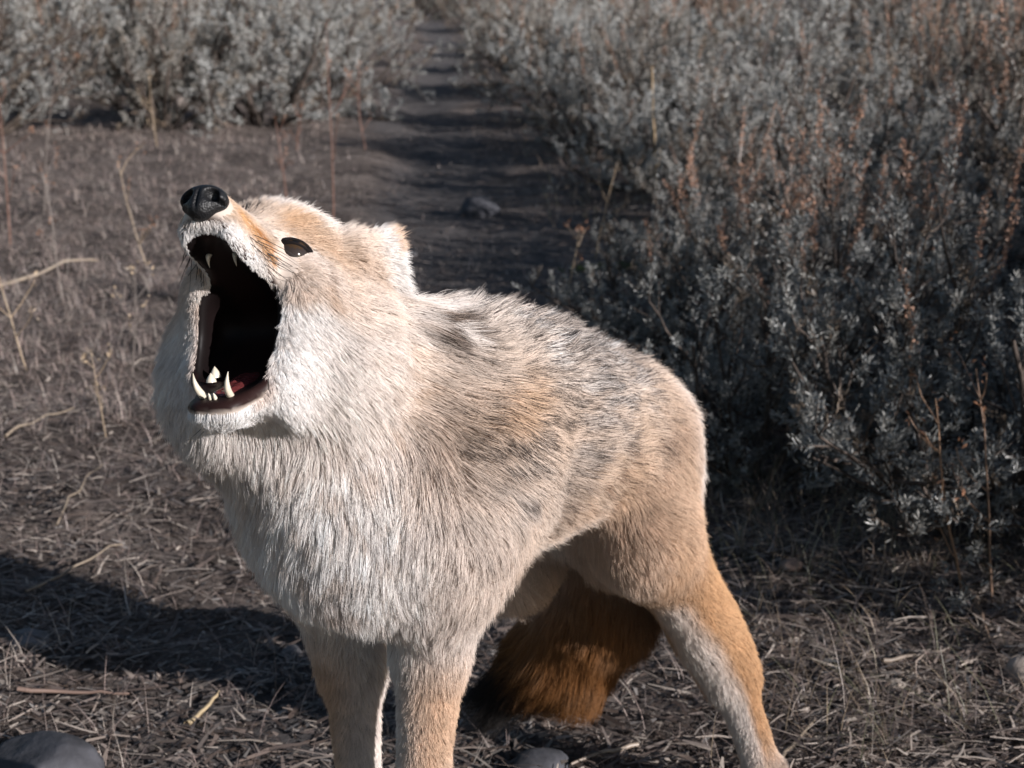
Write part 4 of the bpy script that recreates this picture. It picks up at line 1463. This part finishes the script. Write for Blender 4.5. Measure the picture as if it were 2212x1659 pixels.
    lay(brown * 1.6, line([(-.0885, .047, .0128), (-.087, .054, .002), (-.088, .059, -.016)], .0030) * .85 * head)
    lay(brown * 2.6, line([(-.088, .059, -.018), (-.099, .066, -.033), (-.108, .072, -.042)], .0045) * .55 * head)
    lay(brown * .8, line([(-.069, .0262, .0155), (-.062, .0235, .0135)], .0030) * .9 * head)
    lay(brown * .6, sstep(1.55, 1.1, lidd) * .85)
    lay(rust, sstep(.010, .004, msd) * sstep(-.078, -.084, hx) * head * .45)
    ee = EAR_L[2] - EAR_L[1]; et = np.clip(((P - EAR_L[1]) @ ee) / (ee @ ee), 0, 1)[:, None]
    ed = np.linalg.norm(P - EAR_L[1] - et * ee, axis=1)
    lay(white, earw * .9 * sstep(.034, .014, ed + hn * .01)); lay(tan * 1.05, earw * .6 * sstep(.016, .040, ed)); lay(orange, earw * sstep(.014, .006, np.linalg.norm(P - EAR_L[1], axis=1)) * .7)
    pb += (g['crown'] + .6 * g['cheek'] + .6 * g['face']) * .22 * sstep(.45, .75, fine)
    # tail
    tl = g['tail']
    lay(rust * .66, tl); tlow = tl * sstep(.10, .055, h_ + (mid - .5) * .03 - (P[:, 0] - .02) * .28)  # rust darkened; the tail's shade put into its coat colour
    lay(tan, tl * sstep(.5, .8, flownoise) * .12); tlow = np.maximum(tlow * .4, tl * sstep(.095, .045, np.linalg.norm(P - TP[5], axis=1))); lay(black, tlow); pb += tl * .35 * sstep(.4, .7, flownoise)
    # locks and single hairs differ a little
    lockv = hash3(big, big * 0 + 3, big * 0 + 5, 1); lockv2 = hash3(small, small * 0 + 1, small * 0 + 2, 2)
    val = (.86 + .28 * rng.random(n)) * (.88 + .24 * lockv) * (.90 + .2 * lockv2)
    col = col * val[:, None]
    isb = (rng.random(n) * .72 + lockv2 * .28) < np.clip(pb, 0, .95) * .75
    under = under * .28 + col * .72 * C(.88, .83, .80)
    tipc = np.where(isb[:, None], C(.028, .022, .020) * (.5 + 1.3 * rng.random(n)[:, None]) * (1 - .6 * tl[:, None]), col * 1.06)
    midc = col
    cols = np.zeros((n, K, 3))
    bstart = np.where(isb, .48 + .34 * rng.random(n), .8)
    for k in range(K):
        t = tt[k]
        a = sstep(.10, .45, np.full(n, t))[:, None]
        c = under * (1 - a) + midc * a
        b_ = sstep(-.08, .08, t - bstart)[:, None]
        cols[:, k] = c * (1 - b_) + tipc * b_
    cols = np.clip(cols, 0.003, .86)
    # --- make the strands
    cu = bpy.data.hair_curves.new('fur')
    cu.add_curves([K] * n)
    cu.attributes['position'].data.foreach_set('vector', pts.astype(np.float32).ravel())
    rad0 = FUR_RAD * (.7 + .6 * rng.random(n)) * (.82 + .28 * sstep(.008, .04, L))
    prof = np.array([1.0, 1.0, .95, .8, .55, .12])
    ra = cu.attributes.get('radius') or cu.attributes.new('radius', 'FLOAT', 'POINT')
    ra.data.foreach_set('value', (rad0[:, None] * prof).astype(np.float32).ravel())
    ca = cu.attributes.new('col', 'FLOAT_COLOR', 'POINT')
    c4 = np.ones((n, K, 4), np.float32); c4[..., :3] = cols
    ca.data.foreach_set('color', c4.ravel())
    na = cu.attributes.new('nrm', 'FLOAT_VECTOR', 'POINT')
    sn = unit(N[:, None] * 1.0 + .35 * unit(np.gradient(pts, axis=1)) * 0 + np.zeros((n, K, 3)))
    na.data.foreach_set('vector', sn.astype(np.float32).ravel())
    print('fur strands', n)
    return cu


FUR_DENS = 2.9e4
FUR_RAD = .00014


def fur_material():
    m = bpy.data.materials.new('fur_hair'); m.use_nodes = True
    nt = m.node_tree; nt.nodes.clear()
    out = nt.nodes.new('ShaderNodeOutputMaterial')
    col = nt.nodes.new('ShaderNodeAttribute'); col.attribute_name = 'col'
    nr = nt.nodes.new('ShaderNodeAttribute'); nr.attribute_name = 'nrm'
    geo = nt.nodes.new('ShaderNodeNewGeometry')
    mixn = nt.nodes.new('ShaderNodeMix'); mixn.data_type = 'VECTOR'; mixn.inputs['Factor'].default_value = .68
    nt.links.new(nr.outputs['Vector'], mixn.inputs[4]); nt.links.new(geo.outputs['Normal'], mixn.inputs[5])
    nn = nt.nodes.new('ShaderNodeVectorMath'); nn.operation = 'NORMALIZE'
    nt.links.new(mixn.outputs[1], nn.inputs[0])
    df = nt.nodes.new('ShaderNodeBsdfDiffuse'); nt.links.new(col.outputs['Color'], df.inputs['Color']); nt.links.new(nn.outputs[0], df.inputs['Normal'])
    tr = nt.nodes.new('ShaderNodeBsdfTranslucent'); nt.links.new(col.outputs['Color'], tr.inputs['Color'])
    m1 = nt.nodes.new('ShaderNodeMixShader'); m1.inputs[0].default_value = .15
    nt.links.new(df.outputs[0], m1.inputs[1]); nt.links.new(tr.outputs[0], m1.inputs[2])
    hcol = nt.nodes.new('ShaderNodeMix'); hcol.data_type = 'RGBA'; hcol.inputs[0].default_value = .12; hcol.inputs[7].default_value = (.9, .88, .86, 1)
    nt.links.new(col.outputs['Color'], hcol.inputs[6])
    hb = nt.nodes.new('ShaderNodeBsdfHair'); nt.links.new(hcol.outputs[2], hb.inputs['Color']); hb.component = 'Reflection'
    hb.inputs['RoughnessU'].default_value = .35; hb.inputs['RoughnessV'].default_value = .6
    m2 = nt.nodes.new('ShaderNodeMixShader'); m2.inputs[0].default_value = .10
    nt.links.new(m1.outputs[0], m2.inputs[1]); nt.links.new(hb.outputs[0], m2.inputs[2])
    nt.links.new(m2.outputs[0], out.inputs['Surface'])
    return m


fur_data = fur_coat()
fur_mat = fur_material()
fur_data.materials.append(fur_mat)
fur = part('fur', fur_data)


# ---- whiskers
def whiskers():
    R2 = random.Random(4)
    strands = []
    for sg in (1, -1):
        for i in range(13):
            x = -.020 - .032 * R2.random(); z = -.006 - .012 * R2.random()
            root = np.array([x, sg * (.0165 + .12 * (-.020 - x)), z])
            d = unit(np.array([-.75 + R2.uniform(-.3, .2), sg * (.55 + R2.uniform(-.2, .2)), R2.uniform(-.25, .25)]))
            Lw = R2.uniform(.03, .055)
            strands.append(np.array([root + d * Lw * t + np.array([-.004, 0, -.006]) * t * t for t in np.linspace(0, 1, 6)]))
    for i in range(9):
        r0 = jawp(-.045 - .02 * R2.random(), R2.uniform(-.01, .01), -.060)
        d = unit(np.array([.2 + R2.uniform(-.4, .3), R2.uniform(-.5, .5), -1]))
        strands.append(np.array([r0 + d * .03 * t for t in np.linspace(0, 1, 6)]))
    n = len(strands)
    cu = bpy.data.hair_curves.new('whiskers'); cu.add_curves([6] * n)
    cu.attributes['position'].data.foreach_set('vector', HFv(np.concatenate(strands)).astype(np.float32).ravel())
    ra = cu.attributes.get('radius') or cu.attributes.new('radius', 'FLOAT', 'POINT')
    ra.data.foreach_set('value', np.tile(np.array([.00032, .0003, .00026, .0002, .00014, .00006], np.float32), n))
    cu.materials.append(plain_mat('whisker_hair', (.02, .018, .016), .4))
    part('whiskers', cu)


whiskers()
